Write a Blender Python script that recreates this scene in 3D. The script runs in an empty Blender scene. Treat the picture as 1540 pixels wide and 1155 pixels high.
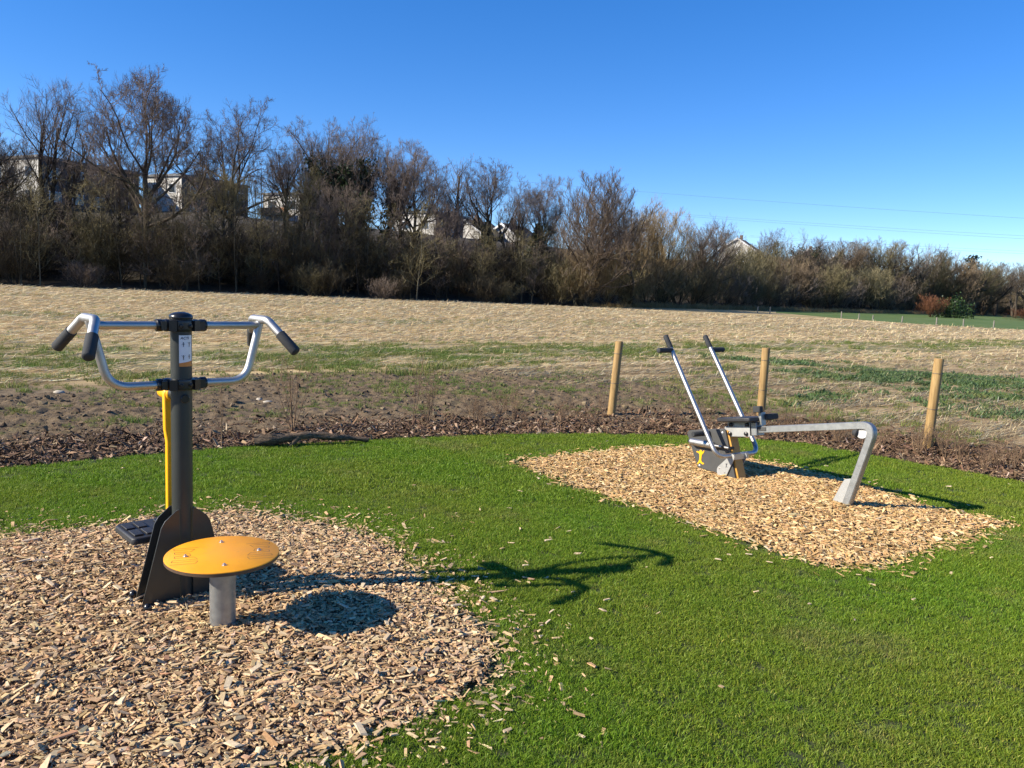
import bpy, bmesh, math, random
import numpy as np
from mathutils import Vector, Matrix

R = math.radians
rng = np.random.default_rng(7)
random.seed(7)
scene = bpy.context.scene
COL = scene.collection

# ------------------------------------------------------------------ camera
cam_data = bpy.data.cameras.new('camera')
cam = bpy.data.objects.new('camera', cam_data)
COL.objects.link(cam)
cam_data.sensor_width = 36.0
cam_data.lens = 27.05
cam_data.clip_start = 0.05
cam_data.clip_end = 5000
_p, _r = R(7.1), R(2.6)
_F = Vector((0, math.cos(_p), -math.sin(_p)))
_r0, _u0 = Vector((1, 0, 0)), Vector((0, math.sin(_p), math.cos(_p)))
_Rt = _r0 * math.cos(_r) + _u0 * math.sin(_r)
_Up = -_r0 * math.sin(_r) + _u0 * math.cos(_r)
cam.matrix_world = Matrix(((_Rt.x, _Up.x, -_F.x, 0), (_Rt.y, _Up.y, -_F.y, 0), (_Rt.z, _Up.z, -_F.z, 1.6), (0, 0, 0, 1)))
scene.camera = cam
scene.render.resolution_x, scene.render.resolution_y = 1024, 768

# ------------------------------------------------------------------ sky, sun, exposure
SUN = Vector((-1.64, -0.50, 1.0)).normalized()          # direction towards the sun
elev = math.asin(SUN.z)
azim = math.atan2(SUN.x, SUN.y)
world = bpy.data.worlds.new('World')
scene.world = world
world.use_nodes = True
wn, wl = world.node_tree.nodes, world.node_tree.links
wn.clear()
w_out = wn.new('ShaderNodeOutputWorld')
w_bg = wn.new('ShaderNodeBackground')
w_sky = wn.new('ShaderNodeTexSky')
w_sky.sky_type = 'NISHITA'
w_sky.sun_disc = False
w_sky.sun_elevation = elev
w_sky.sun_rotation = azim % (2 * math.pi)
w_sky.air_density = 0.7
w_sky.dust_density = 0.0
w_sky.ozone_density = 3.0
w_sky.altitude = 100
w_hs = wn.new('ShaderNodeHueSaturation')
w_hs.inputs['Saturation'].default_value = 1.46
w_hs.inputs['Hue'].default_value = 0.512
w_gm = wn.new('ShaderNodeGamma')
w_gm.inputs[1].default_value = 0.8
w_bg.inputs['Strength'].default_value = 0.15
wl.new(w_sky.outputs[0], w_gm.inputs[0])
wl.new(w_gm.outputs[0], w_hs.inputs['Color'])
wl.new(w_hs.outputs[0], w_bg.inputs[0])
wl.new(w_bg.outputs[0], w_out.inputs[0])
sun_data = bpy.data.lights.new('sun', 'SUN')
sun_data.energy = 5.0
sun_data.angle = R(0.53)
sun_data.color = (1.0, 0.91, 0.76)
sun = bpy.data.objects.new('sun', sun_data)
COL.objects.link(sun)
sun.rotation_euler = SUN.to_track_quat('Z', 'Y').to_euler()
vs = scene.view_settings
vs.view_transform = 'Standard'
vs.look = 'None'
vs.exposure = 0.95
vs.gamma = 1.0
vs.use_curve_mapping = False
scene.render.engine = 'CYCLES'
scene.cycles.max_bounces = 6
scene.cycles.transparent_max_bounces = 4
scene.cycles.use_denoising = True

# ------------------------------------------------------------------ helpers: objects
def tag(o, label=None, cat=None, group=None, kind=None):
    if label: o['label'] = label
    if cat: o['category'] = cat
    if group: o['group'] = group
    if kind: o['kind'] = kind
    return o

def empty(name, loc=(0, 0, 0), rz=0.0):
    o = bpy.data.objects.new(name, None)
    o.empty_display_size = 0.1
    o.location = loc
    o.rotation_euler = (0, 0, rz)
    COL.objects.link(o)
    return o

def link(name, me, material, parent=None, smooth=None, bevel=0.0):
    if material is not None and not me.materials:
        me.materials.append(material)
    if smooth is not None:
        me.shade_smooth()
        me.set_sharp_from_angle(angle=R(smooth))
    o = bpy.data.objects.new(name, me)
    COL.objects.link(o)
    if parent is not None: o.parent = parent
    if bevel > 0:
        b = o.modifiers.new('bevel', 'BEVEL')
        b.width = bevel; b.segments = 2; b.limit_method = 'ANGLE'; b.angle_limit = R(35)
    return o

def np_mesh(name, verts, faces, nper, color=None, flat=False):
    """verts (N,3), faces (M,nper) int array -> mesh, fast"""
    me = bpy.data.meshes.new(name)
    verts = np.ascontiguousarray(verts, dtype=np.float32).reshape(-1, 3)
    faces = np.ascontiguousarray(faces, dtype=np.int32).reshape(-1, nper)
    me.vertices.add(len(verts)); me.vertices.foreach_set('co', verts.ravel())
    me.loops.add(faces.size); me.loops.foreach_set('vertex_index', faces.ravel())
    me.polygons.add(len(faces))
    me.polygons.foreach_set('loop_start', np.arange(0, faces.size, nper, dtype=np.int32))
    me.polygons.foreach_set('loop_total', np.full(len(faces), nper, dtype=np.int32))
    if color is not None:
        a = me.attributes.new('tint', 'FLOAT_COLOR', 'POINT')
        c4 = np.ones((len(verts), 4), dtype=np.float32); c4[:, :3] = color
        a.data.foreach_set('color', c4.ravel())
    me.update(calc_edges=True)
    if flat: me.shade_flat()
    return me

class MB:
    """collects solid shapes; build() links them as one mesh object"""
    def __init__(s): s.v = []; s.f = []
    def add(s, vs_, fs_):
        b = len(s.v)
        s.v += [tuple(v) for v in vs_]
        s.f += [tuple(i + b for i in f) for f in fs_]
        return s
    def box(s, c, size, M=None):
        x, y, z = [k / 2 for k in size]
        vs_ = [Vector((sx * x, sy * y, sz * z)) for sz in (-1, 1) for sy in (-1, 1) for sx in (-1, 1)]
        if M is not None: vs_ = [M @ v for v in vs_]
        vs_ = [v + Vector(c) for v in vs_]
        return s.add(vs_, [(0, 2, 3, 1), (4, 5, 7, 6), (0, 1, 5, 4), (2, 6, 7, 3), (0, 4, 6, 2), (1, 3, 7, 5)])
    def prism(s, poly, f0, f1):
        """poly: 2d points; f0/f1 map a 2d point to the two 3d caps"""
        n = len(poly)
        vs_ = [f0(p) for p in poly] + [f1(p) for p in poly]
        return s.add(vs_, [tuple(range(n - 1, -1, -1)), tuple(range(n, 2 * n))] +
                     [(i, (i + 1) % n, n + (i + 1) % n, n + i) for i in range(n)])
    def tube(s, pts, r, k=16, caps=True):
        pts = [Vector(p) for p in pts]
        rr = r if isinstance(r, (list, tuple)) else [r] * len(pts)
        n = len(pts)
        tang = []
        for i in range(n):
            a, b = pts[max(i - 1, 0)], pts[min(i + 1, n - 1)]
            tang.append((b - a).normalized())
        t0 = tang[0]
        up = Vector((0, 0, 1)) if abs(t0.z) < 0.9 else Vector((1, 0, 0))
        nrm = (up - t0 * up.dot(t0)).normalized()
        vs_ = []
        for i in range(n):
            t = tang[i]
            nrm = (nrm - t * nrm.dot(t)).normalized()
            bn = t.cross(nrm)
            for j in range(k):
                a = 2 * math.pi * j / k
                vs_.append(pts[i] + (nrm * math.cos(a) + bn * math.sin(a)) * rr[i])
        fs_ = []
        for i in range(n - 1):
            for j in range(k):
                j2 = (j + 1) % k
                fs_.append((i * k + j, i * k + j2, (i + 1) * k + j2, (i + 1) * k + j))
        if caps:
            fs_.append(tuple(range(k - 1, -1, -1)))
            fs_.append(tuple(range((n - 1) * k, n * k)))
        return s.add(vs_, fs_)
    def lathe(s, prof, k=32, c=(0, 0, 0), M=None):
        """prof: (r,z) list, closed by caps when r>0 at the ends"""
        vs_, fs_ = [], []
        for r_, z_ in prof:
            for j in range(k):
                a = 2 * math.pi * j / k
                v = Vector((r_ * math.cos(a), r_ * math.sin(a), z_))
                if M is not None: v = M @ v
                vs_.append(v + Vector(c))
        for i in range(len(prof) - 1):
            for j in range(k):
                j2 = (j + 1) % k
                fs_.append((i * k + j, i * k + j2, (i + 1) * k + j2, (i + 1) * k + j))
        fs_.append(tuple(range(k - 1, -1, -1)))
        fs_.append(tuple(range((len(prof) - 1) * k, len(prof) * k)))
        return s.add(vs_, fs_)
    def build(s, name, material, parent=None, smooth=None, bevel=0.0):
        me = bpy.data.meshes.new(name)
        me.from_pydata(s.v, [], s.f)
        bm = bmesh.new(); bm.from_mesh(me)
        bmesh.ops.recalc_face_normals(bm, faces=bm.faces)
        bm.to_mesh(me); bm.free()
        me.update()
        return link(name, me, material, parent, smooth, bevel)

def fillet(pts, rad, n=7):
    """round the corners of a polyline"""
    pts = [Vector(p) for p in pts]
    rad = rad if isinstance(rad, (list, tuple)) else [rad] * (len(pts) - 2)
    out = [pts[0]]
    for i in range(1, len(pts) - 1):
        a, b, c = pts[i - 1], pts[i], pts[i + 1]
        d1, d2 = (a - b).normalized(), (c - b).normalized()
        ang = d1.angle(d2)
        t = min(rad[i - 1] / math.tan(ang / 2), (a - b).length * .49, (c - b).length * .49)
        for k in range(n + 1):
            u = k / n
            out.append((b + d1 * t) * (1 - u) ** 2 + b * 2 * u * (1 - u) + (b + d2 * t) * u ** 2)
    out.append(pts[-1])
    return out

# ------------------------------------------------------------------ helpers: materials
class N:
    def __init__(s, name):
        s.m = bpy.data.materials.new(name); s.m.use_nodes = True
        s.t = s.m.node_tree; s.t.nodes.clear()
        s.out = s.new('ShaderNodeOutputMaterial')
        s.b = s.new('ShaderNodeBsdfPrincipled')
        s.l(s.b.outputs[0], s.out.inputs['Surface'])
    def new(s, t, **kw):
        n = s.t.nodes.new(t)
        for k, v in kw.items(): setattr(n, k, v)
        return n
    def l(s, a, b): s.t.links.new(a, b)
    def put(s, sock, v):
        if isinstance(v, (int, float)): sock.default_value = v
        elif isinstance(v, (tuple, list)): sock.default_value = (*v, 1.0) if len(v) == 3 and sock.type == 'RGBA' else v
        else: s.l(v, sock)
    def pos(s): return s.new('ShaderNodeNewGeometry').outputs['Position']
    def obj(s): return s.new('ShaderNodeTexCoord').outputs['Object']
    def mapping(s, vec, scale=(1, 1, 1), rot=(0, 0, 0)):
        n = s.new('ShaderNodeMapping'); s.l(vec, n.inputs[0])
        n.inputs['Scale'].default_value = scale; n.inputs['Rotation'].default_value = rot
        return n.outputs[0]
    def noise(s, scale, detail=4, rough=.55, vec=None, dist=0):
        n = s.new('ShaderNodeTexNoise'); n.inputs['Scale'].default_value = scale
        n.inputs['Detail'].default_value = detail; n.inputs['Roughness'].default_value = rough
        n.inputs['Distortion'].default_value = dist
        if vec is not None: s.l(vec, n.inputs['Vector'])
        return n.outputs['Fac']
    def ramp(s, fac, stops, interp='LINEAR'):
        n = s.new('ShaderNodeValToRGB'); n.color_ramp.interpolation = interp
        e = n.color_ramp.elements
        while len(e) < len(stops): e.new(.5)
        for k, (p, c) in enumerate(stops):
            e[k].position = p; e[k].color = (*c, 1) if len(c) == 3 else c
        s.l(fac, n.inputs[0]); return n.outputs[0]
    def mix(s, fac, a, b, mode='MIX'):
        n = s.new('ShaderNodeMix', data_type='RGBA', blend_type=mode)
        s.put(n.inputs[0], fac); s.put(n.inputs[6], a); s.put(n.inputs[7], b)
        return n.outputs[2]
    def math(s, op, a, b=0.0, c=0.0, clamp=False):
        n = s.new('ShaderNodeMath', operation=op); n.use_clamp = clamp
        s.put(n.inputs[0], a); s.put(n.inputs[1], b); s.put(n.inputs[2], c)
        return n.outputs[0]
    def sep(s, vec):
        n = s.new('ShaderNodeSeparateXYZ'); s.l(vec, n.inputs[0]); return n.outputs
    def smooth(s, v, a, b):
        n = s.new('ShaderNodeMapRange', interpolation_type='SMOOTHSTEP')
        s.put(n.inputs[0], v); n.inputs[1].default_value = a; n.inputs[2].default_value = b
        return n.outputs[0]
    def attr(s, name):
        n = s.new('ShaderNodeAttribute'); n.attribute_name = name; return n.outputs['Color']
    def bump(s, h, strength=.3, dist=.01):
        n = s.new('ShaderNodeBump'); n.inputs['Strength'].default_value = strength
        n.inputs['Distance'].default_value = dist
        s.l(h, n.inputs['Height']); s.l(n.outputs[0], s.b.inputs['Normal'])
    def set(s, color=None, rough=None, metal=None, spec=None):
        if color is not None: s.put(s.b.inputs['Base Color'], color)
        if rough is not None: s.put(s.b.inputs['Roughness'], rough)
        if metal is not None: s.put(s.b.inputs['Metallic'], metal)
        if spec is not None: s.put(s.b.inputs['Specular IOR Level'], spec)
        return s
    def translucent(s, color, fac):
        tr = s.new('ShaderNodeBsdfTranslucent'); s.put(tr.inputs[0], color)
        mx = s.new('ShaderNodeMixShader'); mx.inputs[0].default_value = fac
        s.l(s.b.outputs[0], mx.inputs[1]); s.l(tr.outputs[0], mx.inputs[2])
        s.l(mx.outputs[0], s.out.inputs['Surface'])

def simple(name, c1, c2, scale=8, rough=.6, metal=0, bump=0, bscale=60, spec=.5, space='obj', r2=None):
    n = N(name)
    v = n.obj() if space == 'obj' else n.pos()
    f = n.noise(scale, 5, .6, v)
    n.set(n.ramp(f, [(.3, c1), (.7, c2)]), rough, metal, spec)
    if r2 is not None: n.set(rough=n.math('ADD', n.math('MULTIPLY', n.noise(scale * 3, 3, .6, v), r2 - rough), rough))
    if bump: n.bump(n.noise(bscale, 4, .6, v), bump, .005)
    return n.m

M = {}
M['anthracite'] = simple('anthracite_powder_coat', (.020, .024, .022), (.030, .034, .031), 5, .42, 0, .08, 900, .5)
M['dark_plate'] = simple('dark_plate_coat', (.022, .022, .019), (.036, .035, .030), 6, .30, 0, .04, 600, .6, r2=.45)
M['black'] = simple('black_plastic', (.008, .008, .009), (.016, .016, .017), 10, .28, 0, .05, 500)
M['rubber'] = simple('grip_foam', (.030, .032, .034), (.045, .047, .05), 14, .8, 0, .25, 700, .3)
M['tread'] = simple('tread_rubber', (.018, .018, .02), (.034, .034, .036), 12, .5, 0, .2, 300, .4)
M['stainless'] = simple('brushed_stainless', (.42, .41, .395), (.52, .51, .49), 9, .40, 1.0, .05, 260, r2=.58)
M['galvanised'] = simple('galvanised_steel', (.27, .275, .27), (.38, .385, .375), 22, .42, .85, .08, 90, r2=.6)
M['aluminium'] = simple('cast_aluminium', (.36, .36, .345), (.44, .44, .42), 12, .45, .45, .05, 120, r2=.55)
M['yellow'] = simple('yellow_paint', (.80, .38, .008), (.86, .43, .012), 6, .38, 0, .03, 400)
M['orange_edge'] = simple('orange_core_panel', (.42, .21, .03), (.52, .27, .05), 20, .55)
M['grey_panel'] = simple('grey_laminate', (.045, .045, .044), (.060, .060, .058), 5, .55, 0, .03, 500)
M['white_label'] = simple('label_white', (.72, .72, .74), (.8, .8, .8), 30, .4)
M['label_orange'] = simple('label_orange', (.6, .20, .04), (.66, .24, .05), 30, .4)
M['label_ink'] = simple('label_ink', (.02, .02, .03), (.04, .04, .05), 30, .5)
M['steel_bolt'] = simple('bolt_steel', (.5, .48, .45), (.62, .6, .57), 40, .35, .9)
M['concrete'] = simple('concrete_pad', (.26, .24, .22), (.36, .34, .31), 15, .9, 0, .4, 80)

# yellow disc, a little scuffed
n = N('yellow_laminate_disc')
f = n.noise(9, 6, .65, n.obj()); f2 = n.noise(70, 4, .7, n.obj())
base = n.ramp(f, [(.3, (.76, .30, .008)), (.7, (.84, .355, .011))])
n.set(n.mix(n.ramp(f2, [(.56, (0, 0, 0)), (.72, (.35, .35, .35))]), base, (.42, .22, .06)), n.math('MULTIPLY_ADD', f, .25, .32))
M['disc'] = n.m
M['disc_edge'] = simple('disc_core_brown', (.06, .035, .02), (.10, .06, .035), 30, .6)

# round fence post
n = N('pressure_treated_pine')
o_ = n.obj(); g = n.noise(6, 6, .6, n.mapping(o_, (9, 9, .8)), .6)
c = n.ramp(g, [(.25, (.17, .098, .032)), (.5, (.30, .185, .065)), (.75, (.39, .26, .10))])
kn = n.ramp(n.noise(14, 2, .5, o_), [(.66, (0, 0, 0)), (.74, (.8, .8, .8))])
n.set(n.mix(kn, c, (.13, .07, .025)), .75); n.bump(g, .4, .004); M['post'] = n.m
n = N('weathered_post')
g = n.noise(5, 6, .6, n.mapping(n.obj(), (9, 9, .8)), .6)
n.set(n.ramp(g, [(.3, (.13, .12, .10)), (.7, (.24, .22, .19))]), .85); M['grey_post'] = n.m
n = N('dead_wood_bark')
g = n.noise(10, 7, .65, n.mapping(n.obj(), (.8, 6, 6)), 1.0)
n.set(n.ramp(g, [(.3, (.030, .020, .012)), (.5, (.105, .070, .042)), (.72, (.27, .195, .125))]), .9); n.bump(g, .9, .02); M['dead_wood'] = n.m
M['wire'] = simple('fence_wire', (.10, .10, .10), (.16, .16, .16), 20, .5, .6)
M['cable'] = simple('power_cable', (.05, .055, .06), (.07, .075, .08), 1, .6)

# chips, straw and leaves take their colour from a per-piece tint
def tinted(name, rough=.8, noise_scale=60, amount=.35, trans=0.0, spec=.3):
    n = N(name)
    a = n.attr('tint')
    f = n.noise(noise_scale, 3, .6, n.pos())
    c = n.mix(1.0, a, n.ramp(f, [(.25, (1 - amount,) * 3), (.75, (1 + amount * .35,) * 3)]), 'MULTIPLY')
    n.set(c, rough, 0, spec)
    if trans: n.translucent(c, trans)
    return n.m
M['chips'] = tinted('wood_chip', .88, 130, .35, 0.0, .15)
M['bark'] = tinted('bark_mulch', .9, 90, .35)
M['straw'] = tinted('straw', .7, 30, .2, .15)
M['leaf'] = tinted('leaf', .5, 4, .3, .25)
M['soil_lump'] = tinted('soil_lump', .95, 120, .4)

# grass blades: per-blade tint, slow drift over the lawn, light passing through
def grass_mat(name, dry, lush, wild, worn=(.26, .24, .09)):
    n = N(name)
    a = n.attr('tint')
    p = n.pos()
    big = n.noise(.55, 3, .55, p); mid = n.noise(2.3, 4, .6, p)
    rnd = n.new('ShaderNodeObjectInfo').outputs['Random']
    c = n.mix(n.smooth(big, .35, .65), dry, lush)
    c = n.mix(n.math('MULTIPLY', n.smooth(mid, .52, .75), .55), c, wild)
    c = n.mix(n.math('MULTIPLY', n.smooth(n.noise(.9, 5, .65, p), .52, .72), .6), c, worn)
    c = n.mix(1.0, c, a, 'MULTIPLY')
    c = n.mix(1.0, c, n.ramp(rnd, [(0, (.86, .88, .85)), (1, (1.13, 1.11, 1.06))]), 'MULTIPLY')
    n.set(c, .5, 0, .25); n.translucent(c, .38)
    return n.m
M['grass'] = grass_mat('lawn_grass', (.200, .275, .030), (.155, .275, .022), (.260, .280, .058))
M['field_grass'] = grass_mat('field_grass', (.17, .20, .055), (.12, .19, .04), (.26, .24, .085))
M['weed'] = grass_mat('field_weed', (.115, .165, .075), (.10, .17, .065), (.19, .21, .09))

# lawn soil under the grass
n = N('lawn_soil')
p = n.pos(); f = n.noise(6, 5, .6, p); f2 = n.noise(60, 4, .6, p)
c = n.mix(n.smooth(f, .35, .7), (.030, .042, .010), (.052, .060, .016))
n.set(n.mix(n.smooth(f2, .55, .75), c, (.07, .055, .03)), .95); n.bump(f2, .6, .02); M['lawn_soil'] = n.m
n = N('chip_bed_soil')
p = n.pos(); f = n.noise(25, 6, .7, p)
n.set(n.ramp(f, [(.3, (.14, .088, .048)), (.7, (.30, .195, .11))]), .95); n.bump(f, .8, .02); M['bed'] = n.m
n = N('mulch_soil')
f = n.noise(30, 6, .7, n.pos())
n.set(n.ramp(f, [(.3, (.035, .021, .012)), (.7, (.10, .062, .036))]), .95); n.bump(f, .8, .03); M['mulch'] = n.m

# the harvested field: bare soil near, straw in drilled rows, green strips of regrowth
n = N('stubble_field')
p = n.pos()
ROW = R(35)
along = n.mapping(p, (1, 1, 1), (0, 0, -ROW))
xyz = n.sep(along)
S = xyz[1]                                      # distance across the rows
warp = n.math('MULTIPLY_ADD', n.noise(.22, 4, .6, p), 5.0, -2.5)
Sw = n.math('ADD', S, warp)
streak = n.noise(1.0, 7, .66, n.mapping(along, (.06, 1.6, 1)))
fine = n.noise(9, 6, .72, n.mapping(along, (.10, 1.3, 1)))
blot = n.noise(1.3, 5, .6, p)
straw = n.ramp(fine, [(.28, (.27, .185, .085)), (.44, (.50, .365, .18)), (.66, (.74, .575, .31))])
straw = n.mix(n.smooth(streak, .44, .60), straw, n.ramp(fine, [(.35, (.19, .135, .066)), (.7, (.40, .285, .145))]))
straw = n.mix(n.math('MULTIPLY', n.smooth(n.noise(1.0, 5, .6, n.mapping(along, (.05, .5, 3))), .56, .68), .55), straw, (.15, .15, .055))
soil = n.ramp(n.noise(9, 7, .72, p), [(.3, (.105, .077, .047)), (.5, (.175, .130, .080)), (.72, (.26, .20, .128))])
soil = n.mix(n.math('MULTIPLY', n.smooth(blot, .55, .75), .5), soil, (.09, .10, .045))
green = n.ramp(fine, [(.3, (.045, .068, .018)), (.6, (.085, .115, .035)), (.8, (.22, .19, .09))])
band = n.ramp(n.math('DIVIDE', Sw, 80.0), [(0, (0, 0, 0)), (.165, (0, 0, 0)), (.185, (.8, .8, .8)), (.215, (.7, .7, .7)), (.245, (0, 0, 0)), (.335, (0, 0, 0)), (.355, (.5, .5, .5)), (.385, (0, 0, 0)), (.58, (0, 0, 0)), (.61, (.5, .5, .5)), (.66, (.1, .1, .1)), (.93, (.35, .35, .35))])
gmask = n.math('MULTIPLY', n.sep(band)[0], n.smooth(blot, .30, .58), clamp=True)
xy = n.sep(p)
wdx = n.math('ADD', xy[0], -9.2); wdy = n.math('ADD', xy[1], -16.8)
wa = n.math('DIVIDE', n.math('ADD', n.math('MULTIPLY', wdx, .6), n.math('MULTIPLY', wdy, -.8)), 5.6)
wb = n.math('DIVIDE', n.math('ADD', n.math('MULTIPLY', wdx, .8), n.math('MULTIPLY', wdy, .6)), 3.0)
wd = n.math('ADD', n.math('MULTIPLY', wa, wa), n.math('MULTIPLY', wb, wb))
wmask = n.math('MULTIPLY', n.math('MULTIPLY', n.smooth(wd, 1.3, .3), n.smooth(blot, .40, .62)), .7)
gmask = n.math('MAXIMUM', gmask, wmask)
soft = n.math('MULTIPLY', n.math('MAXIMUM', n.math('ADD', xy[0], -.5), 0.0), 1.5)
dry = n.mix(.55, straw, (.20, .135, .075))
c = n.mix(n.smooth(n.math('ADD', Sw, soft), 12.9, 11.2), n.mix(n.smooth(n.math('ADD', Sw, n.math('MULTIPLY', xy[0], .1)), 12.9, 11.5), straw, dry), soil)
c = n.mix(gmask, c, green)
n.set(c, .95, 0, .2)
n.bump(n.math('ADD', fine, n.math('MULTIPLY', streak, .6)), .7, .08)
M['field'] = n.m
n = N('turned_soil')
p = n.pos(); f = n.noise(7, 7, .72, p); f2 = n.noise(45, 4, .7, p)
c = n.ramp(f, [(.3, (.085, .060, .036)), (.5, (.140, .101, .060)), (.72, (.21, .155, .095))])
c = n.mix(n.math('MULTIPLY', n.smooth(n.noise(1.3, 4, .6, p), .56, .72), .45), c, (.13, .125, .055))
n.set(n.mix(n.math('MULTIPLY', n.smooth(f2, .58, .72), .5), c, (.36, .28, .18)), .95, 0, .2); n.bump(f2, .8, .02); M['soil'] = n.m
n = N('pasture')
p = n.pos(); f = n.noise(.5, 5, .6, p)
f2 = n.noise(.12, 5, .65, p)
c = n.ramp(f, [(.3, (.060, .105, .022)), (.7, (.10, .15, .036))])
n.set(n.mix(n.math('MULTIPLY', n.smooth(f2, .45, .7), .55), c, (.16, .17, .065)), .9, 0, .2); M['meadow'] = n.m
n = N('leaf_litter')
p = n.pos(); f = n.noise(.8, 7, .7, p)
n.set(n.ramp(f, [(.3, (.022, .017, .011)), (.6, (.05, .037, .022)), (.8, (.075, .06, .03))]), .98); n.bump(f, .6, .3); M['litter'] = n.m

def twig_mat(name, c1, c2):
    n = N(name)
    rnd = n.new('ShaderNodeObjectInfo').outputs['Random']
    f = n.noise(1.4, 4, .6, n.obj())
    c = n.mix(n.smooth(f, .3, .7), c1, c2)
    n.set(n.mix(1.0, c, n.ramp(rnd, [(0, (.75, .75, .78)), (1, (1.2, 1.17, 1.1))]), 'MULTIPLY'), .9, 0, .2)
    return n.m
M['bark_dark'] = twig_mat('bark_dark', (.045, .036, .028), (.085, .070, .055))
M['bark_pale'] = twig_mat('bark_pale', (.075, .066, .046), (.135, .12, .085))
M['twig_grey'] = twig_mat('twig_grey_brown', (.150, .120, .105), (.21, .17, .15))
M['twig_red'] = twig_mat('twig_red_brown', (.155, .122, .098), (.21, .168, .138))
M['twig_olive'] = twig_mat('twig_olive', (.150, .130, .070), (.22, .19, .105))
M['twig_gold'] = twig_mat('twig_gold_brown', (.23, .172, .095), (.31, .235, .135))
M['far_red'] = twig_mat('far_twig_red_brown', (.155, .118, .080), (.22, .17, .12))
M['far_grey'] = twig_mat('far_twig_grey', (.15, .125, .100), (.21, .175, .145))
M['far_olive'] = twig_mat('far_twig_olive', (.145, .128, .072), (.21, .185, .11))
M['far_gold'] = twig_mat('far_twig_gold', (.19, .145, .08), (.26, .20, .115))
M['twig_dark'] = twig_mat('twig_dark', (.050, .042, .028), (.080, .067, .044))
M['twig_rust'] = twig_mat('twig_rust', (.14, .062, .035), (.19, .09, .05))
M['dry_stem'] = twig_mat('dry_stem', (.14, .09, .055), (.24, .165, .105))
M['plaster'] = simple('white_render', (.44, .42, .385), (.56, .54, .50), .6, .9, 0, .1, 30)
M['shade_cladding'] = simple('shade_wall_cladding', (.060, .055, .052), (.095, .088, .082), .8, .8, 0, .3, 14)  # dark shingle tone that also holds the shade of the facades
M['plaster_grey'] = simple('grey_render', (.22, .21, .20), (.28, .27, .26), .6, .9, 0, .1, 30)
M['roof_tile'] = simple('dark_roof_tile', (.055, .042, .038), (.09, .07, .062), 2, .85, 0, .4, 12)
M['roof_brown'] = simple('brown_roof_tile', (.10, .065, .045), (.15, .10, .07), 2, .85, 0, .4, 12)
M['roof_edge'] = simple('roof_fascia_grey', (.12, .12, .125), (.17, .17, .175), 2, .7)
M['frame_white'] = simple('window_frame_white', (.7, .7, .7), (.78, .78, .78), 3, .5)
n = N('window_glass'); n.set((.03, .04, .05), .08, 0, .8); M['glass'] = n.m
M['balcony'] = simple('balcony_orange_board', (.42, .17, .06), (.5, .22, .08), 2, .7)
M['stone'] = simple('field_stone', (.30, .26, .20), (.50, .44, .35), 14, .9, 0, .5, 60)

# ------------------------------------------------------------------ terrain
def poly_contains(poly, P):
    x, y = P[:, 0], P[:, 1]
    inside = np.zeros(len(P), bool)
    n_ = len(poly)
    for i in range(n_):
        x1, y1 = poly[i]; x2, y2 = poly[(i + 1) % n_]
        cond = ((y1 > y) != (y2 > y)) & (x < (x2 - x1) * (y - y1) / (y2 - y1 + 1e-12) + x1)
        inside ^= cond
    return inside

def poly_dist(poly, P, closed=True):
    d = np.full(len(P), 1e9)
    n_ = len(poly)
    for i in range(n_ if closed else n_ - 1):
        a = np.array(poly[i]); b = np.array(poly[(i + 1) % n_]); ab = b - a
        t = np.clip(((P - a) @ ab) / (ab @ ab), 0, 1)
        d = np.minimum(d, np.linalg.norm(P - (a + t[:, None] * ab), axis=1))
    return d

def vnoise(P, scale, seed=0):
    """cheap smooth value noise on 2d points, 0..1"""
    q = np.asarray(P)[:, :2] * scale + seed * 17.31
    i = np.floor(q).astype(int); f = q - i; f = f * f * (3 - 2 * f)
    def h(ix, iy):
        k = np.sin(ix * 127.1 + iy * 311.7 + seed * 74.7) * 43758.5453
        return k - np.floor(k)
    a = h(i[:, 0], i[:, 1]); b = h(i[:, 0] + 1, i[:, 1]); c_ = h(i[:, 0], i[:, 1] + 1); d_ = h(i[:, 0] + 1, i[:, 1] + 1)
    return (a * (1 - f[:, 0]) + b * f[:, 0]) * (1 - f[:, 1]) + (c_ * (1 - f[:, 0]) + d_ * f[:, 0]) * f[:, 1]

LAWN_EDGE = [(-9.5, 1.9), (-7.5, 3.5), (-5.6, 4.85), (-4.0, 5.92), (-3.64, 6.2), (-3.26, 6.53), (-2.81, 6.85), (-2.31, 7.16), (-1.74, 7.45), (-1.14, 7.79), (-.47, 8.09), (.25, 8.34), (1.0, 8.56), (1.77, 8.66), (2.54, 8.69), (3.27, 8.55), (3.8, 8.1), (4.27, 7.64), (4.68, 7.22), (4.84, 7.07), (5.8, 6.0), (7.2, 4.3), (9.0, 2.0)]
LAWN = LAWN_EDGE + [(9.0, -3.0), (-9.5, -3.0)]
CHIP_L = [(-4.6, 3.9), (-3.6, 4.15), (-2.96, 4.35), (-2.79, 4.45), (-2.57, 4.56), (-2.37, 4.74), (-2.11, 4.93), (-1.84, 5.02), (-1.49, 4.92), (-1.11, 4.79), (-.82, 4.61), (-.65, 4.34), (-.49, 4.09), (-.33, 3.83), (-.17, 3.56), (-.05, 3.36), (-.04, 3.11), (-.08, 2.94), (-.22, 2.76), (-.31, 2.64), (-.43, 2.52), (-.59, 2.41), (-.75, 2.3), (-1.2, 1.9), (-2.4, 1.5), (-4.4, 1.6), (-5.2, 2.6)]
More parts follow.
